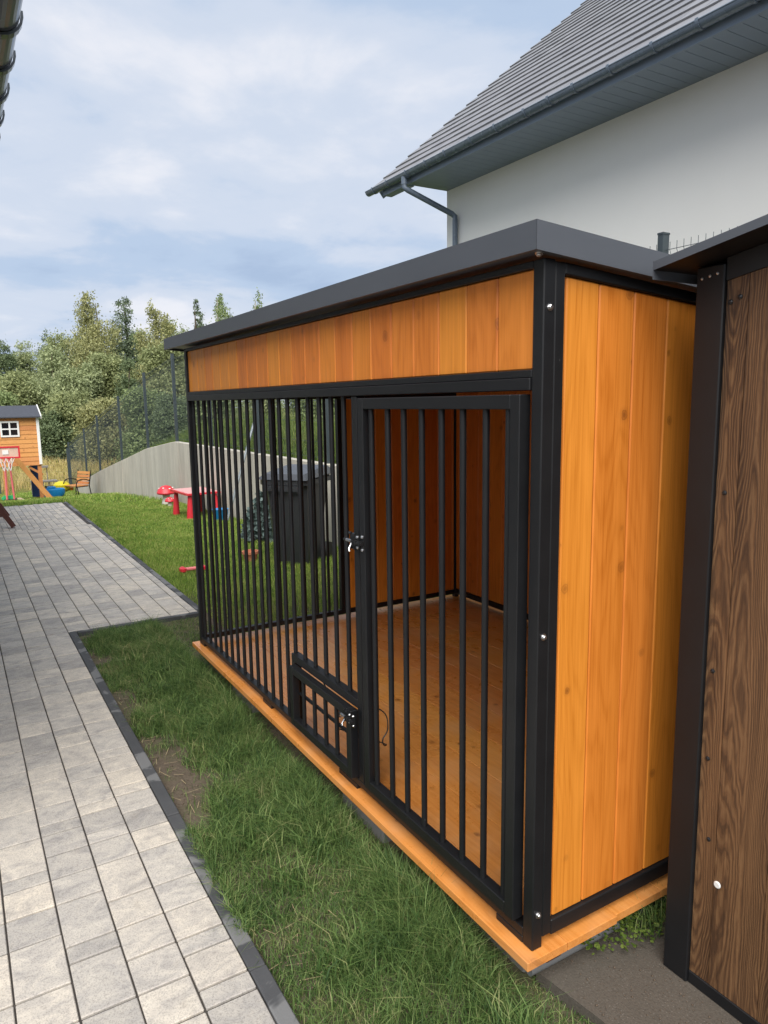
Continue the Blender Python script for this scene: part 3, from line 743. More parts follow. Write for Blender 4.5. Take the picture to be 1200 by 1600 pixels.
def smooth_path(pts, n=6):
    pts = [Vector(p) for p in pts]; outp = []
    for i in range(len(pts)-1):
        p0, p1, p2, p3 = pts[max(i-1, 0)], pts[i], pts[i+1], pts[min(i+2, len(pts)-1)]
        for k in range(n):
            t_ = k/n; outp.append(0.5*((2*p1)+(-p0+p2)*t_+(2*p0-5*p1+4*p2-p3)*t_*t_+(-p0+3*p1-3*p2+p3)*t_**3))
    return outp+[pts[-1]]
cb.tube(smooth_path(loop), 0.0026, M['rubber'], 6)
tag(cb.build('latch_cable', smooth=True), 'thin black cable looped round the door post beside the hatch latch', 'cable')

# ------------------------------------------------------------------ garden shed on the right
SY = 0.42
shed = empty('garden_shed', (1.2, 1.4, -0.128)); tag(shed, 'dark shed with wood grain cladding and black steel corner post', 'shed')
def spart(mb, name, smooth=False, parent=None):
    b = Vector(shed.location) + (Vector(parent.location) if parent else Vector()); return mb.build(name, parent or shed, -b, smooth=smooth)
def sbox(name, lo, hi, mat, bev=0.002):
    lo, hi = Vector(lo), Vector(hi); s = hi-lo; return link(name, box_mesh(s.x, s.y, s.z, M[mat], bev), shed, (lo+hi)/2-Vector(shed.location))
SX = 0.140; SR = 0.17                                    # roof rise to the right
def sroof(x): return 1.957 + SR*(x-0.09)
sbox('corner_post', (SX, SY-0.006, -0.128), (SX+0.082, SY+0.085, sroof(SX)-0.012), 'steel', 0.003)
sbox('side_wall', (SX+0.004, SY+0.0855, -0.10), (SX+0.03, 2.4, sroof(SX)-0.012), 'steel')
sbox('back_wall', (SX+0.031, 2.37, -0.10), (2.3, 2.4, sroof(SX)-0.012), 'steel')
sbox('base_rail', (SX+0.0825, SY+0.002, -0.128), (2.3, SY+0.05, -0.088), 'steel')
def poly_part(name, pts, y0, y1, mat):
    b = MB(); c = Vector((sum(p[0] for p in pts)/len(pts), (y0+y1)/2, sum(p[1] for p in pts)/len(pts)))
    f = [(p[0]-c.x, y0-c.y, p[1]-c.z) for p in pts]; k = [(p[0]-c.x, y1-c.y, p[1]-c.z) for p in pts]
    b.face(f, M[mat]); b.face(k[::-1], M[mat])
    for i in range(len(pts)): j = (i+1) % len(pts); b.face([f[j], f[i], k[i], k[j]], M[mat])
    return link(name, b.mesh(name), shed, c-Vector(shed.location))
x = SX+0.0830; wds = [0.062, 0.150, 0.19, 0.20, 0.19, 0.2, 0.19, 0.2, 0.19, 0.2, 0.19, 0.2]
for wd_ in wds:
    x1 = min(x+wd_, 2.3); top = 0.070
    poly_part('cladding_board', [(x+0.001, -0.0875), (x1-0.001, -0.0875), (x1-0.001, sroof(x1)-top), (x+0.001, sroof(x)-top)], SY+0.006, SY+0.03, 'oak'); x = x1
poly_part('header_beam', [(SX+0.0825, sroof(SX+.0825)-0.0695), (2.3, sroof(2.3)-0.0695), (2.3, sroof(2.3)-0.012), (SX+0.0825, sroof(SX+.0825)-0.012)], SY+0.001, SY+0.05, 'steel')
srf = MB(); X0, X1, Y0, Y1 = 0.092, 2.5, SY-0.12, 2.55
def sp3(x, y, h): return (x, y, sroof(x)+h)
top = [sp3(X0, Y0, .012), sp3(X1, Y0, .012), sp3(X1, Y1, .012), sp3(X0, Y1, .012)]; bot = [sp3(X0, Y0, -.010), sp3(X1, Y0, -.010), sp3(X1, Y1, -.010), sp3(X0, Y1, -.010)]
srf.face(top, M['sheet']); srf.face(bot[::-1], M['steel'])
for i in range(4): j = (i+1) % 4; srf.face([bot[i], bot[j], top[j], top[i]], M['sheet'])
sro = spart(srf, 'roof')
ef = MB(); ef.box((X0-0.002, Y0, sroof(X0)-0.034), (X0, Y1, sroof(X0)+0.013), M['sheet']); ef.box((X0, Y1-.004, sroof(X0)-0.034), (X0+.02, Y1, sroof(X0)-.011), M['sheet']); spart(ef, 'edge_flashing', False, sro)
for (x_, z_) in ((0.236, 1.855), (0.262, 1.865), (0.245, 0.86), (0.250, 1.36), (0.262, 0.36), (0.245, 0.60)):
    b = MB(); b.lathe((x_, SY+0.0055, z_), [(0.0065, 0), (0.0065, .002), (0.003, .004)], M['dark_steel'], 8, Matrix.Rotation(R_(90), 4, 'X')); spart(b, 'screw')
for x_ in (0.158, 0.181, 0.203):
    b = MB(); b.lathe((x_, SY-0.0065, sroof(x_)-0.045), [(0.004, 0), (0.004, .002), (0.002, .003)], M['zinc'], 8, Matrix.Rotation(R_(90), 4, 'X')); spart(b, 'rivet')
b = MB(); b.lathe((0.297, SY+0.0055, 0.238), [(0.0105, 0), (0.0105, .002), (0.008, .004)], M['white'], 14, Matrix.Rotation(R_(90), 4, 'X')); spart(b, 'plug_cap')

# ------------------------------------------------------------------ retaining wall
def wtop(x): return float(np.interp(x, TOPX, TOPZ)) + 0.035
rw = empty('retaining_wall', (-10, 2.66, -0.3)); tag(rw, 'pale concrete retaining wall that slopes down beside the lawn', 'wall')
def rpart(mb, name): return mb.build(name, rw, -Vector(rw.location))
x = 3.0
while x > -28.0:
    wd_ = random.choice((0.62, 0.75, 0.75, 0.9)); x0 = max(x-wd_, -28.2)
    b = MB(); o_ = random.uniform(-0.006, 0.006)
    zb = min(float(ground_z(x0, 2.0)), float(ground_z(x, 2.0)))-0.35
    n = 4; fx = [x0+0.010+(x-x0-0.020)*k/n for k in range(n+1)]
    ya, yb = 2.600+o_, 2.705
    for k in range(n):
        a, c = fx[k], fx[k+1]; za, zc_ = wtop(a), wtop(c)
        b.face([(a, ya, zb), (c, ya, zb), (c, ya, zc_-.008), (a, ya, za-.008)], M['wall']); b.face([(a, ya, za-.008), (c, ya, zc_-.008), (c, ya+.008, zc_), (a, ya+.008, za)], M['wall'])
        b.face([(a, ya+.008, za), (c, ya+.008, zc_), (c, yb, zc_), (a, yb, za)], M['wall']); b.face([(c, yb, zb), (a, yb, zb), (a, yb, za), (c, yb, zc_)], M['wall'])
    for xx, fl in ((fx[0], 1), (fx[-1], -1)):
        q = [(xx, ya, zb), (xx, yb, zb), (xx, yb, wtop(xx)), (xx, ya+.008, wtop(xx)), (xx, ya, wtop(xx)-.008)]; b.face(q if fl < 0 else q[::-1], M['wall'])
    rpart(b, 'concrete_panel'); x = x0

# ------------------------------------------------------------------ wire fences
def fence(name, label, posts, height, zf, spacing, cat='fence'):
    root = empty(name, (posts[0][0], posts[0][1], zf(posts[0]))); tag(root, label, cat)
    base = Vector(root.location)
    for (px, py) in posts:
        z = zf((px, py)); pb = MB(); pb.box((px-.02, py-.03, z-0.1), (px+.02, py+.03, z+height), M['fence']); pb.box((px-.023, py-.033, z+height), (px+.023, py+.033, z+height+.012), M['fence'])
        pb.build('post', root, -base)
    for (a, c) in zip(posts[:-1], posts[1:]):
        a_, c_ = Vector((*a, 0)), Vector((*c, 0)); L = (c_-a_).length; d = (c_-a_)/L; nrm = Vector((-d.y, d.x, 0))
        n = int(L/spacing); V = []; T = []; 
        def wire(pts, r):
            dirs = []
            for i, p in enumerate(pts):
                b0 = len(V)
                dd = (pts[min(i+1, len(pts)-1)]-pts[max(i-1, 0)]).normalized()
                u = dd.cross(nrm); u = u.normalized() if u.length > 1e-4 else d; 
                for ang in (90, 210, 330):
                    V.append(p + (u*math.cos(R_(ang)) + nrm*math.sin(R_(ang)))*r)
                if i:
                    for j in range(3): T.append((b0-3+j, b0-3+(j+1) % 3, b0+(j+1) % 3, b0+j))
        top = height-0.05
        for k in range(1, n):
            p = a_ + d*(L*k/n); z = zf((p.x, p.y))
            q = [Vector((p.x, p.y, z+.03)), Vector((p.x, p.y, z+top-.16)), Vector((p.x, p.y, z+top-.105))-nrm*0.028, Vector((p.x, p.y, z+top-.05)), Vector((p.x, p.y, z+top))]
            wire(q, 0.0021)
        for hz in (0.06, 0.26, 0.52, 0.78, 1.04, 1.30, top-.17, top-.045):
            if hz > top: continue
            q = []
            for s in range(5):
                p = a_ + d*(L*s/4); q.append(Vector((p.x, p.y, zf((p.x, p.y))+hz))-nrm*0.004)
            wire(q, 0.0024)
        o = np_mesh('wire_mesh', np.array([tuple(v-base) for v in V]), np.array(T), None, M['fence'], root)
        tag(o, kind='stuff')
    return root
def zt(p): return wtop(p[0])
fence('wire_fence', 'dark wire mesh fence on top of the retaining wall', [(px, 2.665) for px in (3.2, 0.72, -1.76, -4.2, -6.6, -8.95, -11.3, -13.6, -16.2, -19.4, -23.0, -25.8, -30.0)], 1.77, zt, 0.05)
def zg(p): return float(ground_z(p[0], 0.0))
fence('wire_fence', 'thin wire mesh fence across the far end of the yard behind the playhouse', [(-30.0-0.1*k, 2.6-2.5*k) for k in range(6)], 1.7, zg, 0.05)

# ------------------------------------------------------------------ neighbouring house
HYW, HYG = 5.87, 5.0
nh = empty('house', (-3.0, 8.0, 0.83)); tag(nh, 'white rendered house with grey tiled roof and slate blue eaves', 'house')
def npart(mb, name, smooth=False, parent=None):
    b = Vector(nh.location) + (Vector(parent.location) if parent else Vector()); return mb.build(name, parent or nh, -b, smooth=smooth)
ROOF_END = 5.0; HC = -8.52; ZS = 4.945; PA = R_(40); WB = HYW+9.0
b = MB(); gr = HYW+4.5; hz = ZS + 4.2
b.box((HC, HYW, 0.6), (ROOF_END, WB, ZS+0.10), M['render'])
for xg in (HC, ROOF_END):
    q = [(xg, HYW, ZS+0.1), (xg, WB, ZS+0.1), (xg, gr, ZS+0.05+4.5*math.tan(PA))]; b.face(q if xg > 0 else q[::-1], M['render'])
npart(b, 'wall')
# eave soffit boards
x = HC
while x < ROOF_END:
    x1 = min(x+0.15, ROOF_END); b = MB(); b.box((x+.003, HYG+0.111, ZS+.006), (x1-.003, HYW+0.0, ZS+.024), M['soffit']); b.box((x, HYG+0.111, ZS+.012), (x1, HYW, ZS+.026), M['soffit']); npart(b, 'soffit_board'); x = x1
b = MB(); b.box((-9.20, HYG+0.075, ZS-0.010), (ROOF_END, HYG+0.110, ZS+0.16), M['soffit']); b.box((-9.20, HYG+0.111, ZS-.004), (HC-.002, HYG+0.24, ZS+0.14), M['soffit']); npart(b, 'eave_fascia')
# verge board under the gable edge
gx0 = -9.45
def rp(L, h=0.0): return (HYG + L*math.cos(PA) - h*math.sin(PA), 5.075 + L*math.sin(PA) + h*math.cos(PA))
b = MB()
for (a0, a1, h0, h1, xa, xb) in ((0.10, 7.0, -0.22, -0.045, gx0+.02, gx0+.05),):
    p = [rp(a0, h0), rp(a1, h0), rp(a1, h1), rp(a0, h1)]
    f = [(xa, *q) for q in p]; k = [(xb, *q) for q in p]; b.face(f[::-1], M['soffit']); b.face(k, M['soffit'])
    for i in range(4): j = (i+1) % 4; b.face([f[i], f[j], k[j], k[i]], M['soffit'])
p = [(gx0+.05, *rp(0.3, -0.10)), (HC+.02, *rp(0.3, -0.10)), (HC+.02, *rp(7.0, -0.10)), (gx0+.05, *rp(7.0, -0.10))]; b.face(p[::-1], M['soffit'])
npart(b, 'verge_board')
# roof: courses of flat interlocking tiles
CO, TW = 0.322, 0.30
for side in (0, 1):
    for c in range(22 if side == 0 else 0):
        b = MB(); x = gx0 + (0 if c % 2 else -0.15); first = True
        while x < ROOF_END+0.3:
            xa = max(x, gx0)+0.0015; xb = min(x+TW, ROOF_END+0.3)-0.0015; x += TW
            j = random.uniform(-.0022, .0022)
            L0, L1 = c*CO, (c+1)*CO+0.07
            q0, q1 = rp(L0, 0.030+j), rp(L1, 0.004+j); r0, r1 = rp(L0+.002, 0.002+j), rp(L1, -0.022+j)
            P = [(xa, *q0), (xb, *q0), (xb, *q1), (xa, *q1), (xa, *r0), (xb, *r0), (xb, *r1), (xa, *r1)]
            i0 = len(b.v); b.v += P; k = b.mi(M['tile'])
            for f in ((0,1,2,3),(7,6,5,4),(4,5,1,0),(5,6,2,1),(6,7,3,2),(7,4,0,3)): b.f.append(tuple(i0+q for q in f)); b.m.append(k)
        npart(b, 'tile_course')
b = MB(); Lr = 22*CO; q = rp(Lr, -0.03)
b.face([(gx0, *q), (ROOF_END+.3, *q), (ROOF_END+.3, q[0]+6.8, q[1]-5.7), (gx0, q[0]+6.8, q[1]-5.7)], M['tile']); npart(b, 'rear_roof_slope')
# gutter: half-round channel, brackets, downpipe
def half_gutter(mb, x0, x1, yc, zc, r, mat, n=10, th=0.004):
    ang = [math.pi + math.pi*k/n for k in range(n+1)]
    def ring(x, rr): return [(x, yc+rr*math.cos(a), zc+rr*math.sin(a)) for a in ang]
    A, B, C_, D_ = ring(x0, r), ring(x1, r), ring(x0, r-th), ring(x1, r-th)
    for k in range(n):
        mb.face([A[k], A[k+1], B[k+1], B[k]], mat); mb.face([D_[k], D_[k+1], C_[k+1], C_[k]], mat)
    for k in (0, n): mb.face([A[k], B[k], D_[k], C_[k]] if k else [B[k], A[k], C_[k], D_[k]], mat)
    mb.face(A[::-1], mat); mb.face(B, mat)
    for e_ in (-1,): mb.tube([(x0, yc-r, zc), (x1, yc-r, zc)], 0.008, mat, 8)
gz = 5.060; gr_ = 0.066
b = MB(); half_gutter(b, -9.52, ROOF_END+.2, HYG-.01, gz, gr_, M['gutter'], 12); gut = npart(b, 'gutter', True)
for bx in [-9.30, -8.86, -8.30, -7.78, -7.30, -6.72, -6.21, -5.66, -5.25, -4.86, -4.35, -3.80, -3.29, -2.76, -2.2, -1.6, -1.0]:
    b = MB(); pts = [(bx, HYG-.01+(gr_+.006)*math.cos(a), gz+(gr_+.006)*math.sin(a)) for a in [math.pi*0.97+math.pi*1.03*k/12 for k in range(13)]]
    pts = [(bx, HYG-.01-gr_-.004, gz+.018)] + pts + [(bx, HYG+.084, gz+.03)]
    for i in range(len(pts)-1): b.bar(pts[i], pts[i+1], 0.034, 0.007, M['gutter'], (0, 0, 1) if abs(pts[i+1][1]-pts[i][1]) > abs(pts[i+1][2]-pts[i][2]) else (0, 1, 0))
    npart(b, 'bracket', False, gut)
b = MB()
dpx = -8.40
b.tube([(dpx, HYG-.02, gz-.045), (dpx, HYG-.02, gz-.155)], 0.050, M['gutter'], 12)
b.tube([(dpx, HYG-.02, gz-.10), (dpx, HYG-.02, gz-.20), (dpx+.03, HYG+.02, gz-.235), (-8.24, HYW-.10, 4.53), (-8.22, HYW-.062, 4.49), (-8.22, HYW-.060, 4.43), (-8.22, HYW-.060, 0.9)], 0.043, M['gutter'], 12)
npart(b, 'downpipe', True)

# ------------------------------------------------------------------ own house at the left (wall outside the frame, eave inside)
oh = empty('house', (-5, -2.6, -0.15)); tag(oh, 'dark gutter and eave of a house at the upper left corner', 'house')
def opart(mb, name, smooth=False, parent=None):
    b = Vector(oh.location) + (Vector(parent.location) if parent else Vector()); return mb.build(name, parent or oh, -b, smooth=smooth)
b = MB(); b.box((-12.5, -4.5, -0.2), (-1.2, -2.15, 2.78), M['render']); opart(b, 'wall')
b = MB(); b.box((-12.9, -2.149, 2.79), (-0.95, -1.15, 2.81), M['soffit']); opart(b, 'soffit')
b = MB(); b.box((-12.9, -1.149, 2.785), (-0.95, -1.12, 2.96), M['gutter']); opart(b, 'eave_fascia')
b = MB(); b.face([(-12.9, -1.04, 2.97), (-0.95, -1.04, 2.97), (-0.95, -4.5, 5.6), (-12.9, -4.5, 5.6)], M['tile']); b.face([(-12.9, -4.5, 5.57), (-0.95, -4.5, 5.57), (-0.95, -1.04, 2.94), (-12.9, -1.04, 2.94)], M['tile']); opart(b, 'roof_slope')
b = MB(); half_gutter(b, -12.95, -0.92, -1.078, 2.90, 0.066, M['own_gutter'], 16); og = opart(b, 'gutter', True)
ogx = []
xx = -1.13
while xx > -12.5: ogx.append(xx); xx -= 0.31
for bx in ogx:
    b = MB(); a_ = [math.pi*0.95+math.pi*1.05*k/12 for k in range(13)]
    pts = [(bx, -1.078-(0.073)*math.cos(a), 2.90+0.073*math.sin(a)) for a in a_]
    for i in range(len(pts)-1): b.bar(pts[i], pts[i+1], 0.036, 0.008, M['own_gutter'], (0, 0, 1) if abs(pts[i+1][1]-pts[i][1]) > abs(pts[i+1][2]-pts[i][2]) else (0, 1, 0))
    opart(b, 'bracket', False, og)

# ------------------------------------------------------------------ playhouse on stilts
PX = -20.6
ph = empty('playhouse', (PX-0.7, -0.2, -0.95)); tag(ph, 'orange wooden playhouse on stilts with dark roof and white window', 'playhouse')
def ppart(mb, name, smooth=False, parent=None):
    b = Vector(ph.location) + (Vector(parent.location) if parent else Vector()); return mb.build(name, parent or ph, -b, smooth=smooth)
def pbox(name, lo, hi, mat, parent=None):
    lo, hi = Vector(lo), Vector(hi); s = hi-lo; b = Vector(ph.location) + (Vector(parent.location) if parent else Vector())
    return link(name, box_mesh(s.x, s.y, s.z, M[mat], 0.004), parent or ph, (lo+hi)/2-b)
PYR, PYL, PZ0, PZ1 = 0.74, -1.44, 0.02, 1.36
n = 11
for k in range(n):
    z0 = PZ0+(PZ1-PZ0)*k/n; z1 = PZ0+(PZ1-PZ0)*(k+1)/n
    b = MB(); xo = PX
    P0 = [(xo+.018, z0), (xo+.006, z1), (xo-.012, z1), (xo-.012, z0)]
    f = [(p[0], PYL, p[1]) for p in P0]; g2 = [(p[0], PYR, p[1]) for p in P0]
    b.face(f, M['play_wood']); b.face(g2[::-1], M['play_wood'])
    for i in range(4): j = (i+1) % 4; b.face([f[i], g2[i], g2[j], f[j]][::-1], M['play_wood'])
    ppart(b, 'wall_board')
pbox('side_wall', (PX-1.4, PYR-.03, PZ0), (PX-.013, PYR, PZ1), 'play_wood'); pbox('back_wall', (PX-1.42, PYL, PZ0), (PX-1.401, PYR, PZ1), 'play_wood'); pbox('side_wall', (PX-1.4, PYL, PZ0), (PX-.013, PYL+.03, PZ1), 'play_wood')
pbox('floor', (PX-1.4, PYL+.03, PZ0), (PX-.013, PYR-.03, PZ0+.03), 'play_wood')
pbox('corner_trim', (PX+.019, PYR-.05, PZ0+.02), (PX+.036, PYR+.025, PZ1+.01), 'white')
b = MB(); 
def proof(x0, z0, x1, z1, y0, y1, th=.03):
    b.face([(x0, y0, z0), (x0, y1, z0), (x1, y1, z1), (x1, y0, z1)], M['felt']); b.face([(x0, y0, z0-th), (x1, y0, z1-th), (x1, y1, z1-th), (x0, y1, z0-th)], M['felt'])
    b.face([(x0, y0, z0-th), (x0, y1, z0-th), (x0, y1, z0), (x0, y0, z0)], M['felt']); b.face([(x0, y1, z0-th), (x1, y1, z1-th), (x1, y1, z1), (x0, y1, z0)], M['felt'])
proof(PX+.16, 1.36, PX-.70, 1.66, PYL-.1, PYR+.06); proof(PX-1.58, 1.36, PX-.70, 1.66, PYR+.06, PYL-.1); proof_o = ppart(b, 'roof')
b = MB(); b.bar((PX+.17, PYR+.075, 1.335), (PX-.70, PYR+.075, 1.645), 0.024, 0.085, M['white']); b.bar((PX-1.58, PYR+.075, 1.335), (PX-.70, PYR+.075, 1.645), 0.0238, 0.084, M['white']); ppart(b, 'barge_board', False, proof_o)
wy0, wy1, wz0, wz1 = -0.20, 0.26, 0.82, 1.245
b = MB(); xw = PX+.016
for (ya, yb, za, zb_) in ((wy0, wy0+.045, wz0, wz1), (wy1-.045, wy1, wz0, wz1), (wy0+.045, wy1-.045, wz0, wz0+.045), (wy0+.045, wy1-.045, wz1-.045, wz1), ((wy0+wy1)/2-.02, (wy0+wy1)/2+.02, wz0+.045, wz1-.045), (wy0+.045, wy1-.045, (wz0+wz1)/2-.018, (wz0+wz1)/2+.018)):
    b.box((xw, ya, za), (xw+.03+(.001 if yb-ya < .05 else 0), yb, zb_), M['white'])
win = ppart(b, 'window')
for ya, yb in ((wy0+.045, (wy0+wy1)/2-.02), ((wy0+wy1)/2+.02, wy1-.045)):
    for za, zb_ in ((wz0+.045, (wz0+wz1)/2-.018), ((wz0+wz1)/2+.018, wz1-.045)):
        b = MB(); b.box((xw+.004, ya, za), (xw+.010, yb, zb_), M['glass']); ppart(b, 'pane', False, win)
for (x_, y_) in ((PX-.06, PYR-.05), (PX-1.36, PYR-.05), (PX-.06, PYL+.4), (PX-1.36, PYL+.4), (PX-.06, -0.18)):
    pbox('stilt', (x_-.05, y_-.05, -1.15), (x_+.05, y_+.05, PZ0-.001), 'play_wood_z')
b = MB(); b.bar((PX+.30, 0.02, 0.36), (PX+.30, 0.92, -0.98), 0.05, 0.13, M['play_wood_z']); ppart(b, 'slanted_beam')
b = MB(); b.bar((PX-.055, 0.42, -0.02), (PX-.055, 0.76, -0.26), 0.045, 0.06, M['play_wood_z']); ppart(b, 'brace')
b = MB(); b.box((PX-1.3, 0.55, -1.0), (PX-1.26, 0.80, 0.0), M['navy']); ppart(b, 'back_panel')

# child's basketball stand
bp = at(9, 700, 18.7)
bs = empty('basketball_stand', (bp[0], bp[1], float(ground_z(bp[0], 0.0)))); tag(bs, "child's red basketball stand in front of the playhouse", 'basketball stand')
for nm, fn in (('base', lambda q: q.box((-.2, -.16, 0), (.2, .16, .09), M['rubber'])),
               ('pole', lambda q: [q.tube([(0, -.08, .09), (-.02, -.05, 1.18)], .024, M['pink'], 10), q.tube([(0, .09, .09), (-.02, .05, 1.18)], .024, M['pink'], 10)]),
               ('backboard', lambda q: [q.box((-.03, -.34, 1.16), (-.005, .30, 1.48), M['clearboard']), q.box((-.004, -.36, 1.44), (.012, .32, 1.48), M['red']), q.box((-.004, -.36, 1.16), (.012, .32, 1.20), M['red']), q.box((-.004, -.36, 1.2), (.012, -.32, 1.44), M['red']), q.box((-.004, .28, 1.2), (.012, .32, 1.44), M['red']), q.box((-.004, -.09, 1.27), (.010, .05, 1.38), M['white'])]),
               ('hoop', lambda q: q.tube([(0.2+.19*math.cos(a), -.02+.19*math.sin(a), 1.20) for a in np.linspace(0, 2*math.pi, 21)], .012, M['red'], 6)),
               ('net', lambda q: [q.tube([(0.2+.19*math.cos(a), -.02+.19*math.sin(a), 1.19), (0.2+.12*math.cos(a+.5*s), -.02+.12*math.sin(a+.5*s), 1.0), (0.2+.10*math.cos(a), -.02+.10*math.sin(a), .86)], .006, M['white'], 4) for a in np.linspace(0, 2*math.pi, 9)[:-1] for s in (-1, 1)])):
    q = MB(); fn(q); q.build(nm, bs, smooth=nm in ('pole', 'hoop'))

# toys and things beside the playhouse
def zgr(x, y): return float(ground_z(x, y))
b = MB(); p = at(82, 776, 21.5); z = p[2]
prof = [(.30, 0), (.36, .10), (.36, .22), (.33, .24), (.30, .22), (.28, .08)]
b.lathe((0, 0, 0), prof, M['blue'], 12, Matrix.Scale(0.62, 4, Vector((1, 0, 0)))); b.box((-.1, -.12, .20), (.1, .10, .30), M['blue'])
tag(b.build('sand_toy', None, (p[0], p[1], z), smooth=True), 'blue plastic tub toy beside the playhouse leg', 'toy')
b = MB(); p = at(77, 778, 20.6); b.bar((0, 0, 0.0), (0, -.1, .20), 0.05, 0.02, M['mint'], (1, 0, 0)); b.bar((0, -.1, .2), (0, -.11, .24), 0.02, 0.02, M['mint'], (1, 0, 0))
tag(b.build('toy_spade', None, (p[0], p[1], p[2])), 'pale green toy spade leaning on the blue tub', 'toy')
b = MB(); p = at(97, 768, 23.0); b.lathe((0, 0, 0), [(.16, 0), (.24, .08), (.25, .22), (.18, .30), (.08, .33)], M['yellow'], 14); b.box((-.05, .16, .02), (.05, .34, .12), M['orangep'])
tag(b.build('ride_on_toy', None, (p[0], p[1], p[2]), smooth=True), 'yellow and orange plastic toy between blue tub and bench', 'toy')
b = MB(); p = at(14, 779, 19.0)
b.box((-.06, -.16, 0), (.06, .14, .07), M['green']); b.box((-.05, -.12, .07), (.05, .10, .10), M['green'])
for s in (-.13, .11): b.tube([(-.08, s, .03), (.08, s, .03)], .04, M['green'], 10)
tag(b.build('toy_car', None, (p[0], p[1], p[2]-.02), smooth=True), 'small green toy on the sandpit boards under the playhouse', 'toy')
sp_ = empty('sandpit', (-20.0, -0.6, -0.98)); tag(sp_, 'pale boarded sandpit edge in front of the playhouse stilts', 'sandpit')
for k in range(9):
    y0 = -1.6+0.23*k; box('board', (.45-.25, y0+.6-.0, .10), (.45+.05, y0+.225+.6, .135), M['sand_wood'], sp_, 0.004)
box('board', (.1, -1.0, .0), (.15, 1.1, .14), M['grey_wood'], sp_, 0.004)
b = MB(); b.bar((.45, .95, .02), (-.1, .65, .17), .14, .03, M['sand_wood']); b.build('board', sp_)
mk = empty('play_kitchen', (at(72, 772, 23.5)[0], at(72, 772, 23.5)[1], at(72, 772, 23.5)[2])); tag(mk, 'weathered grey wooden play kitchen with shelf beside the playhouse', 'play kitchen')
box('worktop', (-.2, -.42, .40), (.2, .36, .45), M['grey_wood'], mk); box('shelf', (-.2, -.36, .86), (-.02, .14, .92), M['grey_wood'], mk); box('cabinet', (-.18, -.40, 0), (.18, -.06, .399), M['grey_wood'], mk)
for y_ in (-.34, .10): box('shelf_post', (-.19, y_-.015, .451), (-.16, y_+.015, .859), M['grey_wood'], mk)
for y_ in (.10, .33): box('leg', (.12, y_-.02, 0), (.16, y_+.02, .399), M['grey_wood'], mk)
box('back_board', (-.18, .0, .12), (-.15, .34, .25), M['grey_wood'], mk)
# garden armchair bench
bc = at(124, 776, 23.0)
bench = empty('garden_bench', (bc[0], bc[1]+0.05, bc[2]), R_(28)); tag(bench, 'wooden slatted garden seat with curved black metal arms beside the wall', 'bench')
for k in range(4): box('seat_slat', (-.30, -.36+.115*k, .36), (.30, -.27+.115*k, .385), M['play_wood'], bench)
for k in range(4):
    o = box('back_slat', (-.30, -.012, -.042), (.30, .012, .042), M['play_wood'], bench); o.location = (0, .10+.022*k, .44+.105*k); o.rotation_euler = (R_(-12), 0, 0)
for s in (-.32, .32):
    b = MB(); b.tube(smooth_path([(s, -.40, 0), (s, -.38, .36), (s, -.30, .54), (s, -.10, .58), (s, .12, .52)], 5), .016, M['steel'], 8); b.tube([(s, .16, 0), (s, .10, .36), (s, .20, .84)], .016, M['steel'], 8); b.tube([(s, -.38, .35), (s, .10, .35)], .014, M['steel'], 8)
    b.build('side_frame', bench, smooth=True)
# brown picnic bench leg entering at the left edge
pbn = empty('picnic_bench', (-10.32, -0.95, G)); tag(pbn, 'dark brown wooden bench end on the patio at the left edge', 'bench')
for s, q in ((0.0, 0), (-1.2, 1)):
    b = MB(); b.bar((s, 0.28, 0.02), (s, -0.06, 0.62), .07, .06, M['brown_wood'], (1, 0, 0)); b.build('leg', pbn)
    b = MB(); b.bar((s, -0.62, 0.02), (s, -0.28, 0.62), .07, .06, M['brown_wood'], (1, 0, 0)); b.build('leg', pbn)
    b = MB(); b.bar((s-.0, 0.20, 0.205), (s, -0.54, 0.205), .05, .05, M['brown_wood']); b.build('stretcher', pbn)
for k in range(4): box('top_slat', (-1.45, -.40+.125*k-.05, .632), (.25, -.285+.125*k-.05, .66), M['brown_wood'], pbn)

# red children's table, mushrooms, small things by the wall
tb = empty('childrens_table', (-10.95, 2.22, zgr(-10.95, 2.2)), R_(3)); tag(tb, "red plastic children's table with tapered legs on the lawn", 'table')
b = MB(); b.box((-.44, -.30, .445), (.44, .30, .475), M['red']); b.box((-.41, -.27, .4755), (.41, .27, .482), M['topsheen']); b.build('table_top', tb)  # thin pale sheet on the red top carries the painted reflection
for sx in (-1, 1):
    for sy_ in (-1, 1):
        b = MB(); b.tube([(sx*.36, sy_*.22, .444), (sx*.37, sy_*.235, 0)], [.034, .064], M['red'], 14); b.build('leg', tb, smooth=True)
def mushroom(p, s, label):
    r = empty('mushroom_ornament', p); tag(r, label, 'garden ornament', 'mushroom ornaments')
    b = MB(); b.lathe((0, 0, 0), [(.12*s, 0), (.10*s, .08*s), (.075*s, .2*s), (.08*s, .30*s)], M['stonewhite'], 14); b.build('stem', r, smooth=True)
    b = MB(); b.lathe((0, 0, 0), [(.06*s, .27*s), (.19*s, .27*s), (.205*s, .30*s), (.17*s, .38*s), (.10*s, .44*s), (.02*s, .46*s)], M['red'], 16); c = b.build('cap', r, smooth=True)
    b = MB()
    for a, rr, zz in ((0.3, .15, .40), (1.2, .14, .41), (5.6, .13, .415), (2.6, .15, .40), (4.4, .14, .40)):
        b.lathe((rr*s*math.cos(a), rr*s*math.sin(a), zz*s), [(.022*s, -.012*s), (.022*s, 0), (.012*s, .008*s)], M['white'], 8)
    b.build('spot', c)
q = at(264, 777, 14.6); mushroom((q[0], q[1]-.05, zgr(q[0], q[1])-.0), 0.92, 'larger red capped mushroom ornament by the concrete wall')
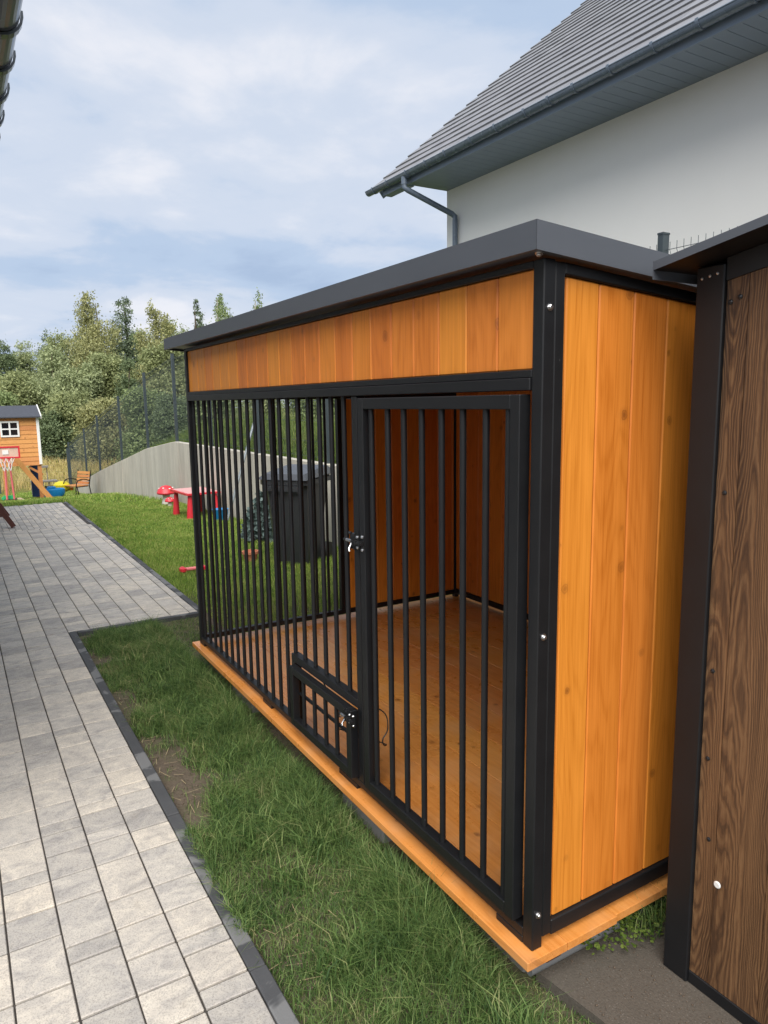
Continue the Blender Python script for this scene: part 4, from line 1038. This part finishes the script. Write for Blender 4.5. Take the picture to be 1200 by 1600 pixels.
q = at(273, 777, 14.2); mushroom((q[0], q[1]-.10, zgr(q[0], q[1])-.0), 0.48, 'small mushroom ornament next to the larger one')
q = at(345, 812, 11.8); b = MB(); b.lathe((0, 0, 0), [(.09, 0), (.11, .02), (.13, .20), (.14, .21), (.12, .205)], M['blue'], 14)
tag(b.build('toy_bucket', None, (q[0], q[1], zgr(q[0], q[1])), smooth=True), 'blue toy bucket under the red table', 'bucket')
q = at(291, 880, 7.6); b = MB(); zr_ = zgr(q[0], q[1])
b.tube([(0, 0, .03), (.03, .16, .035)], .020, M['pink'], 8)
for s in (-1, 1):
    b.lathe((s*.02, -.02, .03), [(.012, -.03), (.034, -.015), (.034, .015), (.012, .03)], M['red'], 10); b.lathe((s*.02+.03, .18, .035), [(.012, -.03), (.034, -.015), (.034, .015), (.012, .03)], M['red'], 10)
tag(b.build('dog_toy', None, (q[0], q[1]-.02, zr_+.03), smooth=True), 'red rubber bone toy lying on the lawn edge', 'dog toy')
q = at(391, 862, 8.1); b = MB(); b.lathe((0, 0, 0), [(.06, 0), (.085, .10), (.095, .10), (.095, .13), (.08, .13), (.075, .10)], M['terracotta'], 16)
tag(b.build('flower_pot', None, (q[0], q[1], zgr(q[0], q[1])), smooth=True), 'small terracotta pot on the lawn near the bin', 'pot')
b = MB(); b.tube([(-9.62, 2.25, -.28), (-9.62, 2.42, .18), (-9.58, 2.56, .62)], .022, M['galv'], 10); b.tube([(-9.58, 2.56, .62), (-9.575, 2.58, .85), (-9.57, 2.60, 1.75)], .022, M['galv'], 10)
b = MB(); a_ = at(365, 778, 10.9); c_ = at(408, 620, 10.9); b.tube([tuple(a_+(a_-c_)*0.22), tuple(a_), tuple(c_)], .020, M['galv'], 10)
tag(b.build('leaning_pole', None, smooth=True), 'light grey metal tube leaning against the fence behind the kennel', 'pole')

# wheeled bin
bn = empty('wheeled_bin', (-5.88, 1.90, zgr(-5.9, 1.8)), R_(38)); tag(bn, 'charcoal wheeled refuse bin standing on the lawn by the wall', 'bin')
bm = bmesh.new()
prof = [(.20, .21, 0.02), (.215, .235, .30), (.235, .26, .60), (.255, .29, .90), (.29, .335, .905), (.29, .335, .955), (.27, .31, .96)]
rings = []
for (hx, hy, z) in prof:
    ring = []; c = 0.05
    for (sx, sy_, ex, ey) in ((-1, -1, c, 0), (-1, -1, 0, c)): pass
    pts = [(-hx+c, -hy), (hx-c, -hy), (hx, -hy+c), (hx, hy-c), (hx-c, hy), (-hx+c, hy), (-hx, hy-c), (-hx, -hy+c)]
    rings.append([bm.verts.new((px, py, z)) for px, py in pts])
for a, c in zip(rings[:-1], rings[1:]):
    for j in range(8): bm.faces.new((a[j], a[(j+1) % 8], c[(j+1) % 8], c[j]))
bm.faces.new(rings[0][::-1]); bm.faces.new(rings[-1])
me = bpy.data.meshes.new('body'); bm.to_mesh(me); bm.free(); me.materials.append(M['bin']); link('body', me, bn)
b = MB(); L = [(-.30, -.35, .962), (.30, -.35, .962), (.30, .37, .990), (-.30, .37, .990)]; T_ = [(-.24, -.28, 1.02), (.24, -.28, 1.02), (.24, .28, 1.075), (-.24, .28, 1.075)]
b.face(T_, M['binlid']); b.face(L[::-1], M['binlid'])
for i in range(4): j = (i+1) % 4; b.face([L[i], L[j], T_[j], T_[i]], M['binlid'])
b.build('lid', bn)
b = MB(); b.tube([(-.27, .40, 1.0), (.27, .40, 1.0)], .018, M['bin'], 10); b.box((-.22, .335, .95), (-.18, .40, 1.0), M['bin']); b.box((.18, .335, .95), (.22, .40, 1.0), M['bin']); b.build('handle', bn, smooth=True)
for s in (-1, 1):
    b = MB(); b.tube([(s*.21, .25, .10), (s*.27, .25, .10)], .10, M['rubber'], 18); b.build('wheel', bn, smooth=True)
for s in (-.10, .10):
    b = MB(); b.box((-.2565, s-.012, .15), (-.243, s+.012, .86), M['bin']); 
b = MB(); b.box((-.20, -.345, .84), (.20, -.30, .90), M['bin']); b.build('front_lip', bn)

# ------------------------------------------------------------------ foliage
def quads_from(cent, size, nrm_bias, droop=0.0, aspect=1.0):
    n = len(cent)
    u = RNG.normal(size=(n, 3)); u[:, 2] -= droop; u /= np.linalg.norm(u, axis=1)[:, None]
    w_ = RNG.normal(size=(n, 3)) + nrm_bias*1.0
    v = np.cross(u, w_); v /= np.linalg.norm(v, axis=1)[:, None]+1e-9
    s = (size*RNG.uniform(0.6, 1.35, n))[:, None]
    a = u*s*aspect; b_ = v*s*0.5
    P = np.stack([cent-a*0.5, cent+b_*0.9, cent+a*0.5, cent-b_*0.9], 1)      # pointed leaf shape
    return P.reshape(-1, 3), np.arange(n*4).reshape(-1, 4)
def crown(parent, base, blobs, nleaf, leaf, mat, droop=0.0, aspect=1.5, tight=0.30, name='crown'):
    vols = np.array([b_[3]*b_[4]*b_[5] for b_ in blobs])**0.75; share = vols/vols.sum()
    C = []; Nn = []
    for (cx, cy, cz, rx, ry, rz_), f in zip(blobs, share):
        m_ = max(40, int(nleaf*f)); nc = max(8, int(m_/48))
        d = RNG.normal(size=(nc, 3)); d /= np.linalg.norm(d, axis=1)[:, None]
        rr = RNG.uniform(0.45, 1.02, nc)**0.6
        cc = d*rr[:, None]*np.array([rx, ry, rz_])
        pick = RNG.integers(0, nc, m_)
        sg = tight*min(rx, ry, rz_)*RNG.uniform(0.5, 1.2, nc)
        off = RNG.normal(size=(m_, 3))*sg[pick][:, None]
        off[:, 2] *= 0.75
        if droop: off[:, 2] -= np.abs(RNG.normal(size=m_))*droop*0.6
        p = cc[pick] + off
        C.append(p + np.array([cx, cy, cz])); Nn.append(d[pick] + np.array([0, 0, .4]))
    C = np.concatenate(C); Nn = np.concatenate(Nn)
    V, Q = quads_from(C, leaf, Nn, droop, aspect)
    return np_mesh(name, V, Q, None, mat, parent)
def limb_tree(parent, h, r, mat, blobs, lean=0.0):
    b = MB(); pts = [(0, 0, -0.3)] + [(lean*h*t*t + 0.04*h*math.sin(3*t+h), 0.03*h*math.sin(2.2*t+2*h), h*t) for t in (0.2, 0.45, 0.7, 0.95)]
    b.tube(pts, [r*1.25, r, r*0.8, r*0.5, r*0.12], mat, 8)
    for bl in blobs[:7]:
        s = Vector(pts[1 if bl[2] < h*0.5 else 2]).lerp(Vector(pts[3]), 0.3); e_ = Vector((bl[0], bl[1], bl[2])); mdl = s.lerp(e_, 0.5)+Vector((0, 0, .12*h*0.3))
        b.tube([s, mdl, e_], [r*0.45, r*0.28, r*0.08], mat, 6)
    return b.build('trunk', parent, smooth=True)
def deciduous(px, hw, top, d, label, mat, nleaf=9000, kind='round', leaf=0.15, bark='bark', group='trees beyond the yard', name='tree', grd=None):
    g0 = at(px, 650, d); x, y = g0[0], g0[1]; z0 = float(ground_z(x, y)) if grd is None else grd
    ztop_ = at(px, top, d)[2]; h = ztop_-z0; rad = hw*d/FPX
    t = empty(name, (x, y, z0)); tag(t, label, 'tree', group)
    rr = random.Random(int(px*31+top)); B = []
    if kind == 'round':
        for k in range(11):
            a = rr.uniform(0, 6.283); zz = rr.uniform(0.22, 0.86); q = rad*(1-0.55*max(0, zz-0.4)/0.6)
            s = rr.uniform(0.34, 0.52)
            B.append((q*0.62*math.cos(a), q*0.62*math.sin(a), h*zz, rad*s, rad*s, rad*s*rr.uniform(.7, 1.0)))
        B.append((0, 0, h*0.86, rad*0.42, rad*0.42, h*0.14)); B.append((0, 0, h*0.5, rad*0.7, rad*0.7, h*0.3)); B.append((0, 0, h*0.16, rad*0.9, rad*0.9, h*0.16))
    elif kind == 'spire':
        for k in range(12):
            zz = 0.12 + 0.86*k/11; q = rad*(1.25-1.05*zz)+0.08*rad; a = rr.uniform(0, 6.283)
            B.append((q*.35*math.cos(a), q*.35*math.sin(a), h*zz, q*0.85, q*0.85, h*0.075))
    elif kind == 'birch':
        for k in range(13):
            zz = 0.20 + 0.78*k/12; q = rad*(0.30+1.15*math.sin(min(1, (1-zz)*1.35+.06)*1.45))*0.95; a = rr.uniform(0, 6.283)
            B.append((q*.55*math.cos(a), q*.55*math.sin(a), h*zz, q*rr.uniform(.42, .62), q*rr.uniform(.42, .62), h*0.075))
    elif kind == 'bush':
        for k in range(12):
            a = rr.uniform(0, 6.283); zz = rr.uniform(0.12, 0.88); q = rad*math.sqrt(max(.05, 1-zz*zz*0.9))
            s = rr.uniform(0.32, 0.5); B.append((q*.62*math.cos(a), q*.62*math.sin(a), h*zz, rad*s, rad*s, h*0.17))
        B.append((0, 0, h*0.3, rad*.8, rad*.8, h*.3)); B.append((rad*rr.uniform(-.3, .3), rad*rr.uniform(-.3, .3), h*0.9, rad*.45, rad*.45, h*.12))
    limb_tree(t, h, max(0.06, h*0.022), M[bark], B)
    crown(t, None, B, int(nleaf*2.7), leaf*0.56, M[mat], droop={'birch': 0.9, 'bush': 0.3}.get(kind, 0.15), aspect=1.7 if kind in ('birch', 'bush') else 1.4, tight=0.34 if kind != 'spire' else 0.4)
    return t
TR = [
 (12, 30, 526, 58, 'dark green round tree at the far left of the tree line', 'lf_dark', 9000, 'round'),
 (84, 20, 519, 62, 'dark treetop just left of the rounded olive tree', 'lf_dark', 5000, 'round'),
 (100, 40, 521, 52, 'rounded olive tree left of the tall yellow birch', 'lf_olive', 11000, 'round'),
 (160, 44, 470, 50, 'tall pointed yellowish birch rising above the tree line', 'lf_birch', 11000, 'birch'),
 (206, 37, 470, 52, 'airy dark larch right of the tall yellowish birch', 'lf_con', 6500, 'spire'),
 (248, 38, 478, 50, 'yellow green birch just left of the kennel roof', 'lf_birch', 8000, 'birch'),
 (272, 26, 503, 53, 'mid green tree touching the left end of the kennel roof', 'lf_mid', 8000, 'round'),
 (317, 17, 478, 60, 'small dark conifer spire above the kennel roof', 'lf_con', 5000, 'spire'),
 (352, 30, 462, 55, 'sparse birch top above the kennel roof beside the conifer spire', 'lf_mid', 4200, 'birch'),
 (408, 24, 464, 58, 'rightmost sparse birch top above the kennel roof', 'lf_mid', 3000, 'birch'),
 (45, 30, 533, 60, 'pale rounded tree between the far left tree and the olive tree', 'lf_pale', 7000, 'round'),
 (132, 30, 528, 59, 'mid green tree filling the gap left of the tall birch', 'lf_mid', 7000, 'round'),
 (186, 30, 515, 60, 'olive tree between the tall birch and the larch', 'lf_olive', 7000, 'round'),
 (226, 30, 512, 58, 'olive green tree between the larch and the next birch', 'lf_mid', 7000, 'round'),
 (296, 34, 512, 56, 'pale green tree half hidden behind the kennel roof end', 'lf_pale', 7000, 'round'),
 (18, 46, 580, 43, 'olive green tree behind the playhouse roof', 'lf_olive', 11000, 'bush'),
 (83, 46, 546, 44, 'pale green willow right of the playhouse', 'lf_pale', 12000, 'bush'),
 (128, 40, 572, 41, 'grey green willow below the tall yellowish birch', 'lf_pale', 10000, 'bush'),
 (178, 44, 556, 43, 'yellow olive tree under the airy larch', 'lf_olive', 12000, 'bush'),
 (205, 30, 560, 40, 'dark bluish green tree in the middle of the tree line', 'lf_dark', 7000, 'round'),
 (262, 42, 538, 42, 'grey olive tree behind the tallest fence posts', 'lf_olive', 12000, 'bush'),
 (8, 40, 612, 38, 'bushy green tree just behind the playhouse wall', 'lf_mid', 8000, 'bush'),
 (72, 40, 640, 36, 'low dark bush at the meadow edge right of the playhouse', 'lf_dark', 7000, 'bush'),
 (108, 44, 612, 37, 'olive bush above the dry meadow', 'lf_olive', 11000, 'bush'),
 (160, 42, 622, 35, 'yellowish bush behind the lowest fence posts', 'lf_birch', 9000, 'bush'),
 (222, 40, 606, 33, 'green bush behind the middle fence posts', 'lf_mid', 10000, 'bush'),
 (268, 36, 615, 31, 'dark green bush behind the tallest fence post', 'lf_dark', 9000, 'bush'),
 (325, 45, 560, 34, 'leafy tree behind the left kennel bars', 'lf_mid', 8000, 'bush'),
 (410, 50, 560, 36, 'leafy tree behind the middle kennel bars', 'lf_olive', 7000, 'bush'),
 (500, 55, 560, 38, 'leafy tree behind the kennel near the neighbouring house', 'lf_mid', 7000, 'bush'),
 (-70, 60, 560, 46, 'leafy green tree beyond the left edge nearest the playhouse', 'lf_mid', 7000, 'bush'), (-150, 60, 540, 48, 'olive tree beyond the left edge, second from the playhouse', 'lf_olive', 6000, 'bush'), (-240, 70, 540, 50, 'dark tree farthest beyond the left edge', 'lf_dark', 6000, 'bush'),
]
for (px, hw, top, d, label, mt, nl, kd) in TR:
    deciduous(px, hw, top, d, label or 'leafy tree beyond the left edge of the view', M and mt, nl, kd, leaf=0.17 if d > 40 else 0.14, bark='birch_bark' if kd == 'birch' else 'bark')
# small blue spruce by the wall
t = empty('spruce_shrub', (-7.35, 2.05, zgr(-7.35, 2.05))); tag(t, 'small blue green spruce shrub beside the wheeled bin', 'shrub')
B = [(0, 0, .08+.075*k, .30*(1-.11*k), .30*(1-.11*k), .06) for k in range(8)]
limb_tree(t, .66, .014, M['bark'], B[:2]); crown(t, None, B, 4200, 0.05, M['lf_blue'], 0.1, 2.4, 0.42)

# ------------------------------------------------------------------ grass
def blades(name, X, Y, Z, H, Wd, mat, curve=0.5, parent=None, lean=0.35):
    n = len(X); a = RNG.uniform(0, 2*np.pi, n); dx, dy = np.cos(a), np.sin(a)
    la = RNG.uniform(0.05, 1.0, n)*lean; ld = RNG.uniform(0, 2*np.pi, n); lx, ly = np.cos(ld)*la, np.sin(ld)*la
    B0 = np.stack([X, Y, Z], -1); side = np.stack([-dy, dx, np.zeros(n)], -1)*Wd[:, None]*0.5
    mid = B0 + np.stack([lx*H*0.35, ly*H*0.35, H*0.58], -1)
    tip = B0 + np.stack([lx*H*(1+curve), ly*H*(1+curve), H*(1-0.30*la/lean*curve)], -1)
    V = np.stack([B0-side, B0+side, mid+side*0.75, mid-side*0.75, tip], 1).reshape(-1, 3)
    i = np.arange(n)*5
    o = np_mesh(name, V, np.stack([i, i+1, i+2, i+3], -1), np.stack([i+3, i+2, i+4], -1), mat, parent)
    return o
def scatter(n, x0, x1, y0, y1): return RNG.uniform(x0, x1, n), RNG.uniform(y0, y1, n)
# strip in front of the kennel
def strip_grass():
    xs_, ys_ = [], []
    for (x0, x1, y0, y1, dens_) in ((-4.47, 1.0, -0.628, 0.02, 34000), (-4.47, -3.30, 0.02, 0.36, 16000), (-0.06, 1.0, 0.02, 0.112, 26000)):
        n = int((x1-x0)*(y1-y0)*dens_); a, c = scatter(n, x0, x1, y0, y1); xs_.append(a); ys_.append(c)
    X = np.concatenate(xs_); Y = np.concatenate(ys_)
    edge = np.clip((Y+0.628)/0.34, 0, 1)                                   # thin and bare near the kerb
    nz = 0.6*vnoise(X*3.1, Y*3.1, 1)+0.4*vnoise(X*9, Y*9, 2)
    farbare = np.clip((-X-0.75)/0.8, 0, 1)
    thr = 0.60 - 0.50*edge - 0.42*(1-farbare)
    keep = RNG.uniform(0, 1, len(X)) < np.clip((nz-thr)/0.16+0.25, 0.035, 1)
    dense = vnoise(X*5, Y*5, 8)
    keep &= RNG.uniform(0, 1, len(X)) < (0.25+0.75*np.clip(nz*1.5-0.15+0.3*edge, 0, 1))
    X, Y, edge, nz, dense = X[keep], Y[keep], edge[keep], nz[keep], dense[keep]
    Z = ground_z(X, Y)-0.004
    tall = np.clip((Y+0.30)/0.18, 0, 1)*np.clip((0.02-Y)/0.10, 0, 1)*(0.2+1.4*vnoise(X*2.6, Y*2.6, 4))
    under = np.clip((Y+0.05)/0.05, 0, 1)
    H = RNG.uniform(0.025, 0.062, len(X))*(0.7+1.0*dense) + tall*RNG.uniform(0.01, 0.085, len(X))
    H *= 0.85+0.40*np.clip((X+3)/3, 0, 1); H = np.minimum(H, 0.135-0.05*np.clip((X+0.25)/0.4, 0, 1)); H *= np.where(RNG.uniform(0, 1, len(X)) < .05, 1.6, 1.0); H *= (1-0.45*under)*(0.55+0.9*vnoise(X*3.4+7, Y*3.4, 14))
    return X, Y, Z, H
X, Y, Z, H = strip_grass()
inside = (X > -0.045) & (Y > np.interp(X, [-.05, .18, .55, 1.0], [.068, .100, .108, .108]))
X, Y, Z, H = X[~inside], Y[~inside], Z[~inside], H[~inside]
tag(blades('strip_grass', X, Y, Z, H, RNG.uniform(.0018, .0040, len(X)), M['grass_near'], 0.7, None, 0.95), 'green grass strip between paving and kennel with bare soil patches', kind='stuff')
# blades hanging over the kerb, wide-leaved tufts, straw and soil crumbs
X, Y = scatter(2600, -1.6, 0.4, -0.655, -0.60); k_ = vnoise(X*4, Y*2, 21) > 0.52; X, Y = X[k_], Y[k_]
tag(blades('kerb_grass', X, Y, np.full(len(X), G-.004), RNG.uniform(.02, .06, len(X)), RNG.uniform(.002, .004, len(X)), M['grass_near'], 0.9, None, 1.3), 'grass blades creeping over the graphite kerb', kind='stuff')
cx_, cy_ = scatter(46, -4.2, 0.3, -0.50, -0.06); pk = RNG.integers(0, 46, 3200); X = cx_[pk]+RNG.normal(0, .035, 3200); Y = cy_[pk]+RNG.normal(0, .03, 3200); k_ = (Y > -.62) & (Y < .05); X, Y = X[k_], Y[k_]
tag(blades('tall_tufts', X, Y, ground_z(X, Y), RNG.uniform(.05, .125, len(X)), RNG.uniform(.003, .006, len(X)), M['grass_near'], 0.8, None, 1.0), 'scattered coarser grass tufts in the strip', kind='stuff')
n = 240; X, Y = scatter(n, -4.3, 0.2, -0.625, -0.2); a = RNG.uniform(0, 6.283, n); L = RNG.uniform(.02, .085, n); Zs = ground_z(X, Y)+RNG.uniform(.002, .02, n)
d2 = np.stack([np.cos(a), np.sin(a), RNG.uniform(-.12, .2, n)], -1)*L[:, None]; pw = np.stack([-np.sin(a), np.cos(a), np.zeros(n)], -1)*.0013
c0 = np.stack([X, Y, Zs], -1); V = np.stack([c0-pw, c0+pw, c0+d2+pw, c0+d2-pw], 1).reshape(-1, 3)
tag(np_mesh('dry_straw', V, np.arange(len(V)).reshape(-1, 4), None, M['straw']), 'dry straw bits lying in the grass strip', kind='stuff')
n = 1500; X, Y = scatter(n, -4.4, 0.2, -0.628, -0.25); X[:260] = RNG.uniform(-.04, .45, 260); Y[:260] = RNG.uniform(.10, .42, 260); r0 = RNG.uniform(.002, .009, n)*RNG.uniform(.4, 1, n); c0 = np.stack([X, Y, np.where(Y > .08, -.128, ground_z(X, Y))+r0*.4], -1); r0[:260] *= .55
oct_ = np.array([[1, 0, 0], [0, 1, 0], [-1, 0, 0], [0, -1, 0], [0, 0, .8], [0, 0, -.8]]); V = (c0[:, None, :]+oct_[None]*r0[:, None, None]*RNG.uniform(.6, 1.3, (n, 6, 1))).reshape(-1, 3)
tr = np.array([[0, 1, 4], [1, 2, 4], [2, 3, 4], [3, 0, 4], [1, 0, 5], [2, 1, 5], [3, 2, 5], [0, 3, 5]]); T = (np.arange(n)[:, None, None]*6+tr[None]).reshape(-1, 3)
tag(np_mesh('soil_crumbs', V, None, T, M['crumb']), 'small soil crumbs on the bare patches beside the kerb', kind='stuff')
# lawn beyond
n = 165000; X, Y = scatter(n, -14.5, -3.40, 0.405, 2.6); pr = np.clip(1.15-(-X-3.4)*0.055, .4, 1); k_ = RNG.uniform(0, 1, n) < pr
X, Y = X[k_], Y[k_]; H = RNG.uniform(.03, .065, len(X))*(0.7+0.7*vnoise(X*2.2, Y*2.2, 5))
X2, Y2 = scatter(42000, -30, -13.05, -6, 2.6); H2 = RNG.uniform(.04, .10, len(X2))
X3, Y3 = scatter(6000, -3.40, 0.0, 2.2, 2.6); H3 = RNG.uniform(.04, .12, len(X3))
X, Y, H = np.concatenate([X, X2, X3]), np.concatenate([Y, Y2, Y3]), np.concatenate([H, H2, H3])
Wd = np.clip(.0035+.0009*np.maximum(0, -X-5), .0035, .02)*RNG.uniform(.7, 1.3, len(X))
tag(blades('lawn_grass', X, Y, ground_z(X, Y)-.004+0.012, H, Wd, M['grass_lawn'], 0.6, None, 0.7), 'bright green mown lawn', kind='stuff')
# dry meadow
X, Y = scatter(95000, -56, -30.6, -13, 16); H = RNG.uniform(.25, .75, len(X))*(0.6+0.7*vnoise(X*.5, Y*.5, 6))
tag(blades('meadow_grass', X, Y, ground_z(X, Y)-.02, H, RNG.uniform(.015, .042, len(X)), M['grass_meadow'], 0.4, None, 0.5), 'tall straw coloured meadow grass beyond the yard', kind='stuff')
# weeds on the bank behind the wall
X, Y = scatter(105000, -30, -4.0, 2.78, 6.5); H = RNG.uniform(.15, .62, len(X))*(0.5+0.9*vnoise(X*.9, Y*.9, 9))*np.clip((Y-2.5)/1.2, .35, 1); k_ = ~((X > HC-.1) & (Y > HYW-.1)); X, Y, H = X[k_], Y[k_], H[k_]
tag(blades('bank_weeds', X, Y, ground_z(X, Y)-.02, H, RNG.uniform(.006, .018, len(X)), M['grass_weed'], 0.5, None, 0.6), 'tall green weeds on the bank above the retaining wall', kind='stuff')

# weed at the slab corner
wp = empty('weed_plant', (-0.02, 0.44, -0.125)); tag(wp, 'small green clover like weed growing at the slab by the shed post', 'plant')
n = 420; a = RNG.uniform(0, 6.283, n); r_ = RNG.uniform(0, .10, n)**0.9
cent = np.stack([r_*np.cos(a)*.75, r_*np.sin(a)*1.5-.02, RNG.uniform(.012, .075, n)*(1-r_*3)], -1)
u = np.stack([np.cos(a), np.sin(a), RNG.uniform(-.2, .4, n)], -1); u /= np.linalg.norm(u, axis=1)[:, None]
v = np.cross(u, np.array([0, 0, 1.0])+RNG.normal(size=(n, 3))*.25); v /= np.linalg.norm(v, axis=1)[:, None]; s = RNG.uniform(.0045, .0095, n)[:, None]
hexv = np.stack([cent-u*s, cent-u*s*.3+v*s*.8, cent+u*s*.6+v*s*.6, cent+u*s], 1); hexw = np.stack([cent-u*s, cent+u*s, cent+u*s*.6-v*s*.6, cent-u*s*.3-v*s*.8], 1)
V = np.concatenate([hexv.reshape(-1, 3), hexw.reshape(-1, 3)])
np_mesh('leaves', V, np.arange(len(V)).reshape(-1, 4), None, M['grass_weed'], wp)
X, Y = RNG.normal(.03, .03, 260), RNG.normal(.12, .07, 260)
blades('grass_tuft', X, Y, np.zeros(260), RNG.uniform(.06, .17, 260), RNG.uniform(.002, .0035, 260), M['grass_near'], 0.8, wp, 0.9)
print('tris', sum(len(o.data.loop_triangles) or sum(len(p.vertices)-2 for p in o.data.polygons) for o in sc.objects if o.type == 'MESH' and len(o.data.polygons) < 2000), len(sc.objects))
